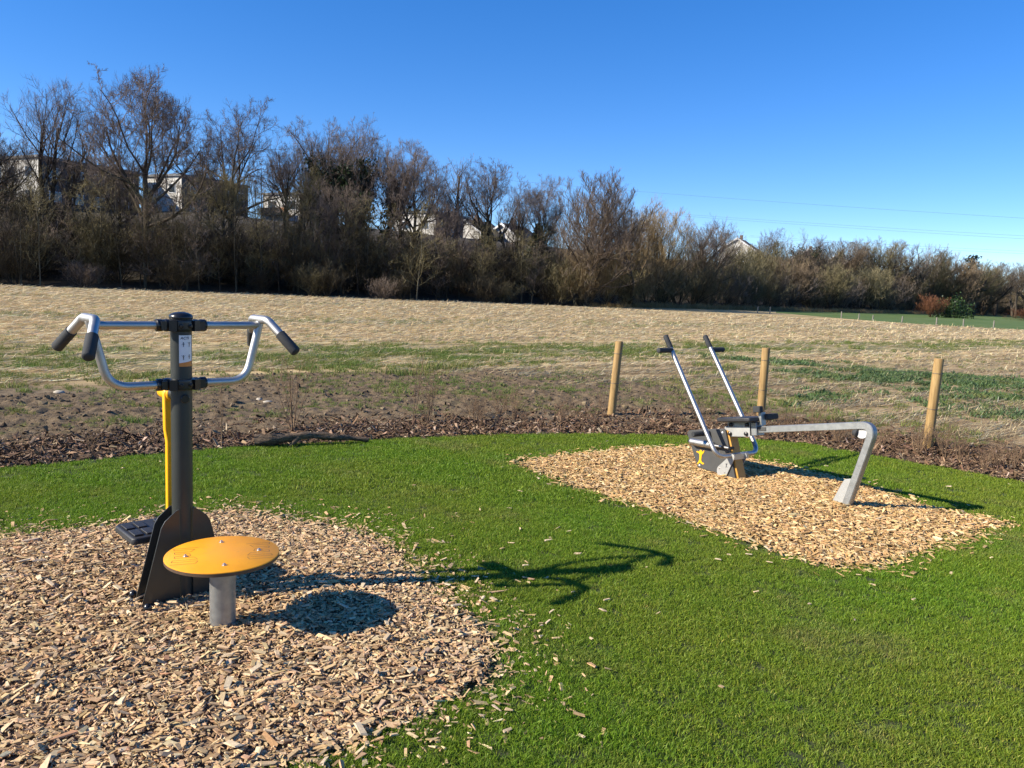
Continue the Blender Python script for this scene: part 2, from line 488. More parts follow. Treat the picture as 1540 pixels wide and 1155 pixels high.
CHIP_R = [(.16, 6.88), (.55, 7.29), (1.26, 7.75), (1.9, 8.03), (2.45, 7.42), (2.73, 7.12), (3.0, 6.86), (3.13, 6.47), (3.36, 5.95), (3.71, 5.65), (3.17, 5.23), (2.72, 4.9), (2.22, 4.57), (1.97, 4.56), (1.8, 4.78), (1.54, 5.08), (1.26, 5.5), (.91, 5.79), (.54, 6.27)]
EDGE = [(-160, 62), (-90, 58), (-45.2, 59.5), (-39.5, 59.1), (-31.4, 63.3), (-22, 68.1), (-10.7, 70.9), (3.1, 79.9), (18.8, 97.2), (38.7, 117), (66.7, 148), (99.3, 185), (153.6, 247), (260, 360), (420, 520)]

_ex = np.array([e[0] for e in EDGE]); _ey = np.array([e[1] for e in EDGE])
def hill_z(x, y):
    x = np.asarray(x, float); y = np.asarray(y, float)
    d = (y - np.interp(x, _ex, _ey)) * .8
    top = np.interp(x, [-160, -40, 0, 40, 80, 140, 220], [10.5, 10, 9, 9, 8.5, 6, 5])
    t = np.clip(d / 42, 0, 1); s_ = t * t * (3 - 2 * t)
    return np.where(d > 0, top * s_ + .25 * np.sin(x * .31) * np.sin(y * .27) * t, 0.0)

def grid_mesh(name, xs, ys, zf):
    X, Y = np.meshgrid(xs, ys)
    V = np.stack([X.ravel(), Y.ravel(), zf(X.ravel(), Y.ravel())], 1)
    nx, ny = len(xs), len(ys)
    i, j = np.meshgrid(np.arange(nx - 1), np.arange(ny - 1)); b = (j * nx + i).ravel()
    return np_mesh(name, V, np.stack([b, b + 1, b + nx + 1, b + nx], 1), 4)

def sheet(name, poly, z, material, kind='structure', res=0):
    bm = bmesh.new()
    f = bm.faces.new([bm.verts.new((x, y, z)) for x, y in poly])
    bmesh.ops.triangulate(bm, faces=[f])
    me = bpy.data.meshes.new(name); bm.to_mesh(me); bm.free()
    o = link(name, me, material); o['kind'] = kind
    return o

gx = np.unique(np.concatenate([np.linspace(-1500, -60, 12), np.linspace(-60, 80, 60), np.linspace(80, 1500, 12)]))
gy = np.unique(np.concatenate([np.linspace(-300, -10, 6), np.linspace(-10, 90, 50), np.linspace(90, 2500, 14)]))
tag(link('field', grid_mesh('field', gx, gy, lambda x, y: np.zeros_like(x)), M['field']), kind='structure')

# wooded slope behind the field
xs = np.linspace(-160, 420, 150); rows = []
dd = np.concatenate([[0, .6], np.linspace(2, 60, 24), [80, 120, 200, 320]])
X = np.repeat(xs[None, :], len(dd), 0); Y = np.interp(xs, _ex, _ey)[None, :] + dd[:, None]
Z = hill_z(X, Y) + .012 - np.where(dd[:, None] == 0, .03, 0)
V = np.stack([X.ravel(), Y.ravel(), Z.ravel()], 1); nx = len(xs)
i, j = np.meshgrid(np.arange(nx - 1), np.arange(len(dd) - 1)); b = (j * nx + i).ravel()
tag(link('hillside', np_mesh('hillside', V, np.stack([b, b + 1, b + nx + 1, b + nx], 1), 4), M['litter'], smooth=60), kind='structure')

sheet('meadow', [(33, 98), (34.0, 80.6), (37.2, 69.1), (44.5, 67.0), (70, 62), (200, 80), (400, 480), (300, 392), (156, 246), (101, 185.5), (68, 148), (39, 116)], .004, M['meadow'])
lawn_obj = sheet('lawn', LAWN, .004, M['lawn_soil'])
# mulch strip hugging the lawn's far edge
_le = np.array(LAWN_EDGE); _t = np.gradient(_le, axis=0); _t /= np.linalg.norm(_t, axis=1)[:, None]; _nn = np.stack([-_t[:, 1], _t[:, 0]], 1)
MULCH_W = np.interp(_le[:, 0], [-9, -4, -1, 2, 3.5, 5, 9], [1.2, 1.1, 1.15, 1.7, 1.7, 1.5, 1.4])
MULCH_OUT = [tuple(q) for q in (_le + _nn * MULCH_W[:, None])]
MULCH = list(LAWN_EDGE) + MULCH_OUT[::-1]
sheet('mulch_bed', MULCH, .0035, M['mulch'])

def mound_left(P):
    e = np.clip(poly_dist(CHIP_L, P) / .5, 0, 1)
    d = np.linalg.norm(P - np.array([-1.27, 3.33]), axis=1)
    return .012 + .022 * e - .012 * np.exp(-(d / .3) ** 2) + .02 * (vnoise(P, 2.6, 3) - .5) * e
def mound_right(P):
    e = np.clip(poly_dist(CHIP_R, P) / .4, 0, 1)
    d = np.linalg.norm(P - np.array([1.98, 6.82]), axis=1); d2 = np.linalg.norm(P - np.array([2.62, 5.82]), axis=1)
    return .010 + .016 * e - .018 * np.exp(-(d / .55) ** 2) + .012 * np.exp(-(d2 / .25) ** 2) + .014 * (vnoise(P, 2.6, 5) - .5) * e

def bed_sheet(name, poly, mound):
    P = np.array(poly); lo, hi = P.min(0), P.max(0); st = .09
    gx_ = np.arange(lo[0], hi[0], st); gy_ = np.arange(lo[1], hi[1], st)
    X, Y = np.meshgrid(gx_, gy_); Q = np.stack([X.ravel(), Y.ravel()], 1)
    ins = poly_contains(poly, Q)
    V = np.column_stack([Q, mound(Q) - .012 + .004])
    nx_ = len(gx_)
    i_, j_ = np.meshgrid(np.arange(nx_ - 1), np.arange(len(gy_) - 1)); b_ = (j_ * nx_ + i_).ravel()
    F = np.stack([b_, b_ + 1, b_ + nx_ + 1, b_ + nx_], 1)
    F = F[ins[F].all(1)]
    used = np.unique(F); remap = -np.ones(len(V), int); remap[used] = np.arange(len(used))
    return tag(link(name, np_mesh(name, V[used], remap[F], 4), M['bed'], smooth=80), kind='structure')
bed_sheet('wood_chip_bed', CHIP_L, mound_left)
bed_sheet('wood_chip_bed', CHIP_R, mound_right)

# ------------------------------------------------------------------ scattered stuff: chips, bark, straw
def sample_poly(poly, n_, margin=0.0):
    P = np.array(poly); lo, hi = P.min(0) - margin, P.max(0) + margin
    out = []
    got = 0
    while got < n_:
        Q = lo + rng.random((n_ * 2, 2)) * (hi - lo)
        ins = poly_contains(poly, Q)
        if margin:
            d = poly_dist(poly, Q)
            ins |= (rng.random(len(Q)) < np.exp(-d / (margin * .28)) * .8 * (.4 + .9 * vnoise(Q, 1.8, 9)))
        Q = Q[ins]; out.append(Q); got += len(Q)
    return np.concatenate(out)[:n_]

def rot_mats(yaw, pitch, roll):
    cy, sy, cp, sp, cr, sr = np.cos(yaw), np.sin(yaw), np.cos(pitch), np.sin(pitch), np.cos(roll), np.sin(roll)
    m = np.empty((len(yaw), 3, 3))
    m[:, 0, 0] = cy * cp; m[:, 0, 1] = cy * sp * sr - sy * cr; m[:, 0, 2] = cy * sp * cr + sy * sr
    m[:, 1, 0] = sy * cp; m[:, 1, 1] = sy * sp * sr + cy * cr; m[:, 1, 2] = sy * sp * cr - cy * sr
    m[:, 2, 0] = -sp; m[:, 2, 1] = cp * sr; m[:, 2, 2] = cp * cr
    return m

BOXF = np.array([(0, 2, 3, 1), (4, 5, 7, 6), (0, 1, 5, 4), (2, 6, 7, 3), (0, 4, 6, 2), (1, 3, 7, 5)])
def chip_verts(n_, L, W, T):
    c8 = np.array([(sx, sy, sz) for sz in (-1, 1) for sy in (-1, 1) for sx in (-1, 1)], float) * .5
    v = np.repeat(c8[None], n_, 0)
    v = v + rng.normal(0, .11, v.shape) * np.array([1, 1, .5])
    taper = rng.random((n_, 1)) * .75
    pos_x = v[:, :, 0] > 0
    v[:, :, 1] *= np.where(pos_x, 1 - taper, 1.0); v[:, :, 2] *= np.where(pos_x, 1 - taper * .6, 1.0)
    return v * np.stack([L, W, T], 1)[:, None, :]

def chips(name, P, z, L, W, T, tint, material, tilt=.35, label=None):
    n_ = len(P)
    v = chip_verts(n_, L, W, T)
    m = rot_mats(rng.random(n_) * 2 * np.pi, rng.normal(0, tilt, n_), rng.normal(0, tilt * 1.2, n_))
    v = np.einsum('nij,nkj->nki', m, v) + np.column_stack([P, z])[:, None, :]
    low = v[:, :, 2].min(1); v[:, :, 2] += np.maximum(.001 - low, 0)[:, None]
    F = (np.arange(n_)[:, None, None] * 8 + BOXF[None, 1:]).reshape(-1, 4)
    col = np.repeat(tint, 8, 0)
    o = link(name, np_mesh(name, v.reshape(-1, 3), F, 4, col, True), material)
    return tag(o, label, 'wood chips' if 'chip' in name else 'mulch', kind='stuff')

def palette(n_, cols, w, jit=.18):
    cols = np.array(cols); k = rng.choice(len(cols), n_, p=np.array(w) / sum(w))
    return np.clip(cols[k] * (1 + rng.normal(0, jit, (n_, 1))) * (1 + rng.normal(0, .035, (n_, 3))), .01, .9)

nL = 80000
P = sample_poly(CHIP_L, nL, .45)
L = rng.gamma(3.0, .0072, nL).clip(.007, .070); W = (L * rng.uniform(.15, .55, nL)).clip(.004, .021); T = rng.uniform(.002, .006, nL)
z = np.where(poly_contains(CHIP_L, P), mound_left(P), .012) + rng.random(nL) ** 1.6 * .015
chips('wood_chips', P, z, L, W, T, palette(nL, [(.53, .355, .19), (.63, .445, .25), (.43, .275, .142), (.70, .535, .325), (.30, .185, .095), (.53, .30, .15)], [38, 32, 16, 8, 4, 2]), M['chips'], .20,
      'brown wood chips covering the ground under the yellow disc and the dark pole')
nR = 46000
P = sample_poly(CHIP_R, nR, .2)
L = rng.gamma(3.8, .0080, nR).clip(.009, .075); W = (L * rng.uniform(.16, .5, nR)).clip(.005, .022); T = rng.uniform(.002, .006, nR)
z = np.where(poly_contains(CHIP_R, P), mound_right(P), .012) + rng.random(nR) ** 1.6 * .022 * (1 - .75 * np.exp(-(np.linalg.norm(P - np.array([1.95, 6.75]), axis=1) / .45) ** 2))
chips('wood_chips', P, z, L, W, T, palette(nR, [(.55, .35, .152), (.67, .46, .22), (.45, .27, .112), (.75, .56, .31), (.30, .175, .072)], [36, 30, 18, 11, 5]), M['chips'], .20,
      'fresh pale wood chips in the diamond shaped bed under the lever trainer')
nM = 34000
P = sample_poly(MULCH, nM * 2, .75)
P = P[(np.abs(P[:, 0]) < 7.2) & ~poly_contains(LAWN, P)][:nM]; nM = len(P)
L = rng.gamma(5, .009, nM).clip(.015, .11); W = (L * rng.uniform(.15, .4, nM)).clip(.006, .026); T = rng.uniform(.003, .008, nM)
chips('bark_mulch', P, .006 + rng.random(nM) ** 1.5 * .03, L, W, T, palette(nM, [(.135, .080, .045), (.20, .122, .072), (.085, .050, .029), (.31, .21, .13), (.46, .34, .23)], [36, 28, 20, 11, 5]), M['bark'], .4,
      'reddish brown bark mulch strip along the far edge of the lawn')

# straw lying in rows over the harvested field
def field_zone(P):
    ca, sa = math.cos(ROW), math.sin(ROW)
    return -sa * P[:, 0] + ca * P[:, 1]
def ribbons(name, base, dirv, length, width, tint, material, kind='stuff'):
    n_ = len(base)
    side = np.cross(dirv, np.array([0, 0, 1.0])); nrm = np.linalg.norm(side, axis=1, keepdims=True); side = np.where(nrm > 1e-3, side / np.maximum(nrm, 1e-6), np.array([1.0, 0, 0]))
    up = np.cross(side, dirv); a = rng.random((n_, 1)) * np.pi
    side = side * np.cos(a) + up * np.sin(a)
    w = side * (width[:, None] / 2); e = base + dirv * length[:, None]
    v = np.stack([base - w, base + w, e + w * .6, e - w * .6], 1)
    v[:, :, 2] = np.maximum(v[:, :, 2], .002)
    F = np.arange(n_ * 4).reshape(-1, 4)
    return link(name, np_mesh(name, v.reshape(-1, 3), F, 4, np.repeat(tint, 4, 0)), material)

nS = 200000
d = 10.2 * (78 / 10.2) ** rng.random(nS * 2) ; a = rng.uniform(R(48), R(134), nS * 2)
P = np.stack([d * np.cos(a), d * np.sin(a)], 1)
s_ = field_zone(P); keep = (s_ + (vnoise(P, .5, 2) - .5) * 4 > 12.2 - 1.5 * np.maximum(P[:, 0] - .5, 0)) & (poly_dist(MULCH, P) > .5)
rowph = (s_ * .9 + (vnoise(P, .25, 4) - .5) * .8 + (vnoise(P, 1.1, 24) - .5) * .5) % 1.0
keep &= rng.random(len(P)) < np.where(rowph < .5, 1.0, .10) * np.where((s_ > 14.2) & (s_ < 18.6), .35, 1)
wmask_ = (((P[:, 0] - 9.2) * .6 - (P[:, 1] - 16.8) * .8) / 5.6) ** 2 + (((P[:, 0] - 9.2) * .8 + (P[:, 1] - 16.8) * .6) / 3.0) ** 2
keep &= (wmask_ > .9) | (rng.random(len(P)) < .3)
P = P[keep][:nS]; n_ = len(P)
yaw = ROW + rng.normal(0, .30, n_); el = np.where(rng.random(n_) < .05, rng.uniform(.4, 1.3, n_), rng.normal(.05, .12, n_))
D = np.stack([np.cos(yaw) * np.cos(el), np.sin(yaw) * np.cos(el), np.abs(np.sin(el))], 1)
dist = np.linalg.norm(P, axis=1)
o = ribbons('straw', np.column_stack([P, rng.random(n_) * .03 + .004]), D, rng.uniform(.05, .19, n_) * (1 + dist / 28) * np.where(el > .35, .45, 1), (.0028 + .00036 * dist), np.where((field_zone(P) < 12.4)[:, None], .72, 1.0) * palette(n_, [(.74, .58, .33), (.62, .47, .26), (.82, .68, .43), (.44, .32, .175)], [36, 30, 22, 12]), M['straw'])
tag(o, 'pale straw stubble left in rows across the harvested field', 'straw', kind='stuff')

# clods of turned soil between the mulch and the straw
def lumps(name, P, z, size, tint, material):
    t = (1 + 5 ** .5) / 2
    ico = np.array([(-1, t, 0), (1, t, 0), (-1, -t, 0), (1, -t, 0), (0, -1, t), (0, 1, t), (0, -1, -t), (0, 1, -t), (t, 0, -1), (t, 0, 1), (-t, 0, -1), (-t, 0, 1)]) / 1.9
    fc = np.array([(0, 11, 5), (0, 5, 1), (0, 1, 7), (0, 7, 10), (0, 10, 11), (1, 5, 9), (5, 11, 4), (11, 10, 2), (10, 7, 6), (7, 1, 8), (3, 9, 4), (3, 4, 2), (3, 2, 6), (3, 6, 8), (3, 8, 9), (4, 9, 5), (2, 4, 11), (6, 2, 10), (8, 6, 7), (9, 8, 1)])
    n_ = len(P)
    v = ico[None] * (1 + rng.normal(0, .2, (n_, 12, 1)))
    m = rot_mats(rng.random(n_) * 6.28, rng.normal(0, .5, n_), rng.normal(0, .5, n_))
    v = np.einsum('nij,nkj->nki', m, v * np.array([1.25, 1, .62])) * size[:, None, None] + np.column_stack([P, z])[:, None, :]
    F = (np.arange(n_)[:, None, None] * 12 + fc[None]).reshape(-1, 3)
    return link(name, np_mesh(name, v.reshape(-1, 3), F, 3, np.repeat(tint, 12, 0), True), material)
def soil_h(Q):
    h_ = sum(a_ * (vnoise(Q, f_, sd) - .5) for a_, f_, sd in ((.03, 1.3, 41), (.02, 3.7, 42), (.026, 8.3, 43), (.036, 15., 44), (.028, 31., 45)))
    lim = np.clip((12.7 - 1.5 * np.maximum(Q[:, 0] - .5, 0) - field_zone(Q) - (vnoise(Q, .7, 6) - .5) * 3) / 1.2, 0, 1)
    return (h_ + .022) * lim - .02 * (1 - lim)
sgx = np.arange(-10.5, 4.5, .032); sgy = np.arange(5.5, 15.5, .032)
Xs, Ys = np.meshgrid(sgx, sgy); Qs = np.stack([Xs.ravel(), Ys.ravel()], 1)
ok_ = (~poly_contains(LAWN, Qs)) & (poly_dist(LAWN_EDGE, Qs, False) > .55) & (field_zone(Qs) < 14.5) & (np.abs(Qs[:, 0]) < .85 * Qs[:, 1] + 1)
Zs = soil_h(Qs) - .03 * np.clip((1.0 - poly_dist(LAWN_EDGE, Qs, False)) / .45, 0, 1)
nsx = len(sgx); i_, j_ = np.meshgrid(np.arange(nsx - 1), np.arange(len(sgy) - 1)); b_ = (j_ * nsx + i_).ravel()
Fs = np.stack([b_, b_ + 1, b_ + nsx + 1, b_ + nsx], 1); Fs = Fs[ok_[Fs].all(1) & (Zs[Fs].max(1) > -.012)]
us = np.unique(Fs); rm = -np.ones(len(Qs), int); rm[us] = np.arange(len(us))
tag(link('turned_soil', np_mesh('turned_soil', np.column_stack([Qs, Zs])[us], rm[Fs], 4), M['soil']), kind='structure')
nC = 9000
Q = np.stack([rng.uniform(-11, 9.5, nC * 4), rng.uniform(6.3, 15.5, nC * 4)], 1)
md = poly_dist(LAWN_EDGE, Q, False)
s_ = field_zone(Q) + (vnoise(Q, .7, 6) - .5) * 3
pr = np.clip((12.6 - 1.5 * np.maximum(Q[:, 0] - .5, 0) - s_) / 1.5, 0, 1) * np.clip((md - .85) / .5, 0, 1) * np.interp(Q[:, 0], [-11, 1, 5, 9], [1, .9, .35, .1])
Q = Q[(rng.random(len(Q)) < pr) & ~poly_contains(LAWN, Q)][:nC]; nC = len(Q)
sz = rng.gamma(1.4, .0062, nC).clip(.004, .045)
o = lumps('soil_clods', Q, np.maximum(soil_h(Q), 0) + sz * .15, sz, palette(nC, [(.16, .115, .070), (.12, .086, .052), (.21, .158, .098), (.085, .060, .036)], [40, 30, 18, 12]), M['soil_lump'])
tag(o, 'grey brown clods of turned soil between the mulch and the straw', 'soil', kind='stuff')

# ------------------------------------------------------------------ grass: tufts instanced on points
def tuft_mesh(name, blades, rad, h0, h1, w0, lean, tints, broad=1.0):
    V, F3, C_ = [], [], []
    for _ in range(blades):
        a = rng.random() * 6.283; rr = rad * math.sqrt(rng.random()); x0, y0 = rr * math.cos(a), rr * math.sin(a)
        h = rng.uniform(h0, h1); w = w0 * rng.uniform(.7, 1.3) * broad; d_ = rng.random() * 6.283
        ln = abs(rng.normal(0, lean)) + .15
        dx, dy = math.cos(d_), math.sin(d_); tx, ty = -dy, dx
        tw = rng.random() * 3.14; tx, ty = math.cos(tw), math.sin(tw)
        c_ = np.array(tints[rng.integers(len(tints))]) * rng.uniform(.84, 1.16)
        b = len(V)
        for k, (u, wk) in enumerate(((0, 1), (.55, .85), (1.0, 0))):
            bend = ln * u * u * h
            px, py, pz = x0 + dx * bend, y0 + dy * bend, h * u * (1 - .25 * min(ln, 1.2) * u)
            if wk > 0:
                V.append((px - tx * w * wk / 2, py - ty * w * wk / 2, pz)); V.append((px + tx * w * wk / 2, py + ty * w * wk / 2, pz)); C_ += [c_, c_]
            else:
                V.append((px, py, pz)); C_.append(c_)
        F3 += [(b, b + 1, b + 3), (b, b + 3, b + 2), (b + 2, b + 3, b + 4)]
    return np_mesh(name, np.array(V), np.array(F3), 3, np.array(C_))

def tuft_collection(name, n_, material, **kw):
    col = bpy.data.collections.new(name)
    for k in range(n_):
        me = tuft_mesh(name, **kw); me.materials.append(material)
        col.objects.link(bpy.data.objects.new(name, me))
    return col

def scatter(name, P, z, scale, tufts, label, cat):
    n_ = len(P)
    me = bpy.data.meshes.new(name)
    me.vertices.add(n_); me.vertices.foreach_set('co', np.column_stack([P, z]).astype(np.float32).ravel())
    a = me.attributes.new('rot', 'FLOAT_VECTOR', 'POINT'); a.data.foreach_set('vector', np.column_stack([rng.normal(0, .12, n_), rng.normal(0, .12, n_), rng.random(n_) * 6.283]).astype(np.float32).ravel())
    a = me.attributes.new('scl', 'FLOAT', 'POINT'); a.data.foreach_set('value', scale.astype(np.float32))
    o = bpy.data.objects.new(name, me); COL.objects.link(o)
    ng = bpy.data.node_groups.new(name, 'GeometryNodeTree')
    ng.interface.new_socket('Geometry', in_out='INPUT', socket_type='NodeSocketGeometry')
    ng.interface.new_socket('Geometry', in_out='OUTPUT', socket_type='NodeSocketGeometry')
    nd = ng.nodes
    gi, go = nd.new('NodeGroupInput'), nd.new('NodeGroupOutput')
    ci = nd.new('GeometryNodeCollectionInfo'); ci.inputs['Collection'].default_value = tufts
    ci.inputs['Separate Children'].default_value = True; ci.inputs['Reset Children'].default_value = True
    ip = nd.new('GeometryNodeInstanceOnPoints'); ip.inputs['Pick Instance'].default_value = True
    ar = nd.new('GeometryNodeInputNamedAttribute'); ar.data_type = 'FLOAT_VECTOR'; ar.inputs[0].default_value = 'rot'
    sc_ = nd.new('GeometryNodeInputNamedAttribute'); sc_.data_type = 'FLOAT'; sc_.inputs[0].default_value = 'scl'
    er = nd.new('FunctionNodeEulerToRotation')
    lk = ng.links.new
    lk(gi.outputs[0], ip.inputs['Points']); lk(ci.outputs[0], ip.inputs['Instance'])
    lk(ar.outputs[0], er.inputs[0]); lk(er.outputs[0], ip.inputs['Rotation']); lk(sc_.outputs[0], ip.inputs['Scale'])
    lk(ip.outputs[0], go.inputs[0])
    md_ = o.modifiers.new('scatter', 'NODES'); md_.node_group = ng
    return tag(o, label, cat, kind='stuff')

TG = [(1, 1, 1), (1.1, 1.05, .9), (.85, .92, 1), (1.25, 1.1, 1.0), (.8, .85, .8), (2.0, 1.35, 2.4)]
lawn_tufts = tuft_collection('grass_tuft', 6, M['grass'], blades=38, rad=.038, h0=.010, h1=.026, w0=.0027, lean=.75, tints=TG[:5] * 3 + TG[5:])
far_tufts = tuft_collection('grass_tuft_far', 4, M['grass'], blades=40, rad=.055, h0=.013, h1=.029, w0=.0036, lean=.6, tints=TG[:5] * 5 + TG[5:])
rough_tufts = tuft_collection('rough_tuft', 4, M['field_grass'], blades=40, rad=.13, h0=.04, h1=.14, w0=.010, lean=.7, tints=TG)
weed_tufts = tuft_collection('weed_tuft', 4, M['weed'], blades=30, rad=.14, h0=.03, h1=.11, w0=.024, lean=1.0, tints=TG[:5], broad=1.0)

def lawn_points(y0, y1, dens):
    A = 20 * (y1 - y0); n_ = int(A * dens)
    Q = np.stack([rng.uniform(-10, 10, n_), rng.uniform(y0, y1, n_)], 1)
    Q = Q[np.abs(Q[:, 0]) < .70 * Q[:, 1] + 1.7]
    Q = Q[poly_contains(LAWN, Q)]
    eL, eR = poly_dist(CHIP_L, Q), poly_dist(CHIP_R, Q)
    iL, iR = poly_contains(CHIP_L, Q), poly_contains(CHIP_R, Q)
    sd = np.minimum(np.where(iL, -eL, eL), np.where(iR, -eR, eR)) + (vnoise(Q, 3.5, 11) - .5) * .24
    pr_ = np.clip((sd + .02) / .16, 0, 1)
    worn = np.exp(-np.maximum(sd, 0) / .35) * .35
    pr_ = pr_ * (1 - worn * vnoise(Q, 4, 12)) * (.72 + .28 * np.clip(vnoise(Q, 1.2, 13) * 2, 0, 1))
    return Q[rng.random(len(Q)) < pr_]
Q1 = lawn_points(1.2, 5.6, 1600); Q2 = lawn_points(5.6, 9.0, 800)
scatter('lawn_grass', Q1, np.full(len(Q1), .004), (.75 + .5 * vnoise(Q1, 1.6, 14)) * rng.uniform(.8, 1.2, len(Q1)), lawn_tufts, 'short bright green lawn grass around the exercise machines', 'grass')
scatter('lawn_grass', Q2, np.full(len(Q2), .004), (.8 + .45 * vnoise(Q2, 1.6, 14)) * rng.uniform(.8, 1.2, len(Q2)), far_tufts, 'short green lawn grass reaching up to the mulch strip', 'grass')

nG = 26000
d = 11 * (55 / 11) ** rng.random(nG * 3); a = rng.uniform(R(50), R(134), nG * 3)
Q = np.stack([d * np.cos(a), d * np.sin(a)], 1); s_ = field_zone(Q) + (vnoise(Q, .22, 8) - .5) * 4
pr = np.interp(s_, [0, 13.4, 15, 17.4, 19.5, 27, 28.5, 30, 32, 47, 49, 53], [.06, .06, .75, .7, .06, .04, .4, .4, .04, .04, .4, .04]) * np.clip(vnoise(Q, .8, 9) * 2.2 - .45, 0, 1)
Q = Q[rng.random(len(Q)) < pr][:nG]
scatter('field_grass', Q, np.full(len(Q), .002), rng.uniform(.4, .95, len(Q)), rough_tufts, 'thin green strips of regrowth running between rows of straw', 'grass')
M['dry_grass'] = grass_mat('dry_grass', (.34, .26, .14), (.28, .21, .11), (.22, .20, .09), (.20, .15, .08))
fringe_tufts = tuft_collection('fringe_tuft', 3, M['dry_grass'], blades=40, rad=.5, h0=.2, h1=.75, w0=.03, lean=.5, tints=TG[:5])
fx = rng.uniform(8, 150, 700); fx = np.concatenate([fx, rng.uniform(14, 110, 900)])
fy = np.interp(fx, _ex, _ey) + rng.uniform(-1.6, .6, len(fx)) * (1 + np.maximum(fx, 0) / 60)
scatter('dry_grass_fringe', np.column_stack([fx, fy]), np.zeros(len(fx)), rng.uniform(.5, 1.3, len(fx)), fringe_tufts, 'pale dry grass fringe along the foot of the tree belt', 'grass')
nV = 2600
Q = np.stack([rng.uniform(-10, 6, nV * 6), rng.uniform(7, 14.5, nV * 6)], 1)
pr = np.clip((13 - field_zone(Q)) / 1.5, 0, 1) * np.clip((poly_dist(LAWN_EDGE, Q, False) - 1.0) / .4, 0, 1) * np.clip(vnoise(Q, 1.6, 31) * 2 - .75, 0, 1) * .6
Q = Q[(rng.random(len(Q)) < pr) & ~poly_contains(LAWN, Q)][:nV]
scatter('soil_weeds', Q, np.maximum(soil_h(Q), 0), rng.uniform(.18, .5, len(Q)), rough_tufts, 'thin dull green weeds sprouting on the turned soil', 'weeds')
nW = 4200
Q = np.stack([rng.uniform(2, 18, nW * 5), rng.uniform(9, 25, nW * 5)], 1)
e_ = (((Q[:, 0] - 9.2) * .6 - (Q[:, 1] - 16.8) * .8) / 5.8) ** 2 + (((Q[:, 0] - 9.2) * .8 + (Q[:, 1] - 16.8) * .6) / 3.0) ** 2
e2_ = ((Q[:, 0] - 6.2) / 2.2) ** 2 + ((Q[:, 1] - 12.2) / 1.6) ** 2
pr = np.maximum(np.clip(1.3 - e_, 0, 1), .4 * np.clip(1.3 - e2_, 0, 1)) * np.clip(vnoise(Q, .8, 19) * 1.7 + vnoise(Q, 2.3, 20) * 1.5 - 1.5, 0, 1)
Q = Q[rng.random(len(Q)) < pr][:nW]
scatter('field_weeds', Q, np.full(len(Q), .002), rng.uniform(.5, 1.3, len(Q)), weed_tufts, 'leafy bluish green weeds spreading behind the fence posts', 'weeds')

# ------------------------------------------------------------------ exercise machine with dark pole and handlebars
def rotm(axis, ang): return Matrix.Rotation(ang, 3, axis)
BX = rotm('Y', R(90))          # z axis -> x axis
BY = rotm('X', R(-90))         # z axis -> y axis

def bolt(parent, name, c, r, h, material, M_=None):
    m = MB(); m.lathe([(r * 1.5, 0), (r * 1.5, h * .25), (r, h * .3), (r, h * .75), (r * .7, h)], 12, c, M_)
    return m.build(name, material, parent, 40)

root = empty('swing_trainer', (-1.571, 3.624, 0), R(44))
tag(root, 'dark pole exercise machine with steel handlebars and a yellow swing arm', 'fitness machine')
PR = .0475
m = MB(); m.lathe([(PR, .02), (PR, 1.392)], 48); m.build('pole', M['anthracite'], root, 40)
m = MB(); m.lathe([(.051, 1.386), (.053, 1.391), (.053, 1.398), (.047, 1.408), (.031, 1.416), (.011, 1.4195)], 48); m.build('cap', M['black'], root, 50)
for zc in (1.356, 1.078):
    m = MB()
    m.lathe([(.048, zc - .027), (.060, zc - .025), (.063, zc - .012), (.0605, zc), (.063, zc + .012), (.060, zc + .025), (.048, zc + .027)], 48)
    for s in (-1, 1):
        m.lathe([(.026, 0), (.029, .004), (.029, .018), (.026, .022), (.026, .030), (.029, .034), (.029, .056), (.025, .06)], 24, (s * .056, 0, zc), rotm('Y', R(90 * s)))
        m.box((s * .088, -.026, zc), (.026, .018, .04))
        for sy in (-1, 1):
            m.box((s * .052, sy * .044, zc), (.034, .022, .05), rotm('Z', R(-25 * s * sy)))
    cl = m.build('clamp', M['black'], root, 35)
    for ang in (-70, -110, 70, 110):
        a = R(ang); M_ = rotm('Z', a) @ BX
        bolt(cl, 'bolt', (math.cos(a) * .060, math.sin(a) * .060, zc), .0085, .012, M['black'], M_)
for s in (-1, 1):
    m = MB()
    m.tube([(s * .10, 0, 1.356), (s * .388, 0, 1.356)], .0185, 20)
    m.tube(fillet([(s * .10, 0, 1.078), (s * .318, 0, 1.078), (s * .392, 0, 1.375)], [.11], 14), .0195, 20)
    tee = fillet([(s * .462, -.235, 1.245), (s * .392, -.085, 1.386), (s * .392, .085, 1.386), (s * .462, .235, 1.245)], [.05, .05], 9)
    m.tube(tee, .021, 20)
    hb = m.build('handlebar', M['stainless'], root, 45)
    for e_ in (-1, 1):
        a, b_ = Vector((s * .392, e_ * .085, 1.386)), Vector((s * .465, e_ * .242, 1.239))
        d_ = (b_ - a).normalized(); p0 = b_ - d_ * .128
        m = MB(); m.tube([p0, p0 + d_ * .002, b_ - d_ * .006, b_ - d_ * .001, b_ + d_ * .003], [.0225, .0255, .0255, .022, .012], 20); m.build('grip', M['rubber'], hb, 40)
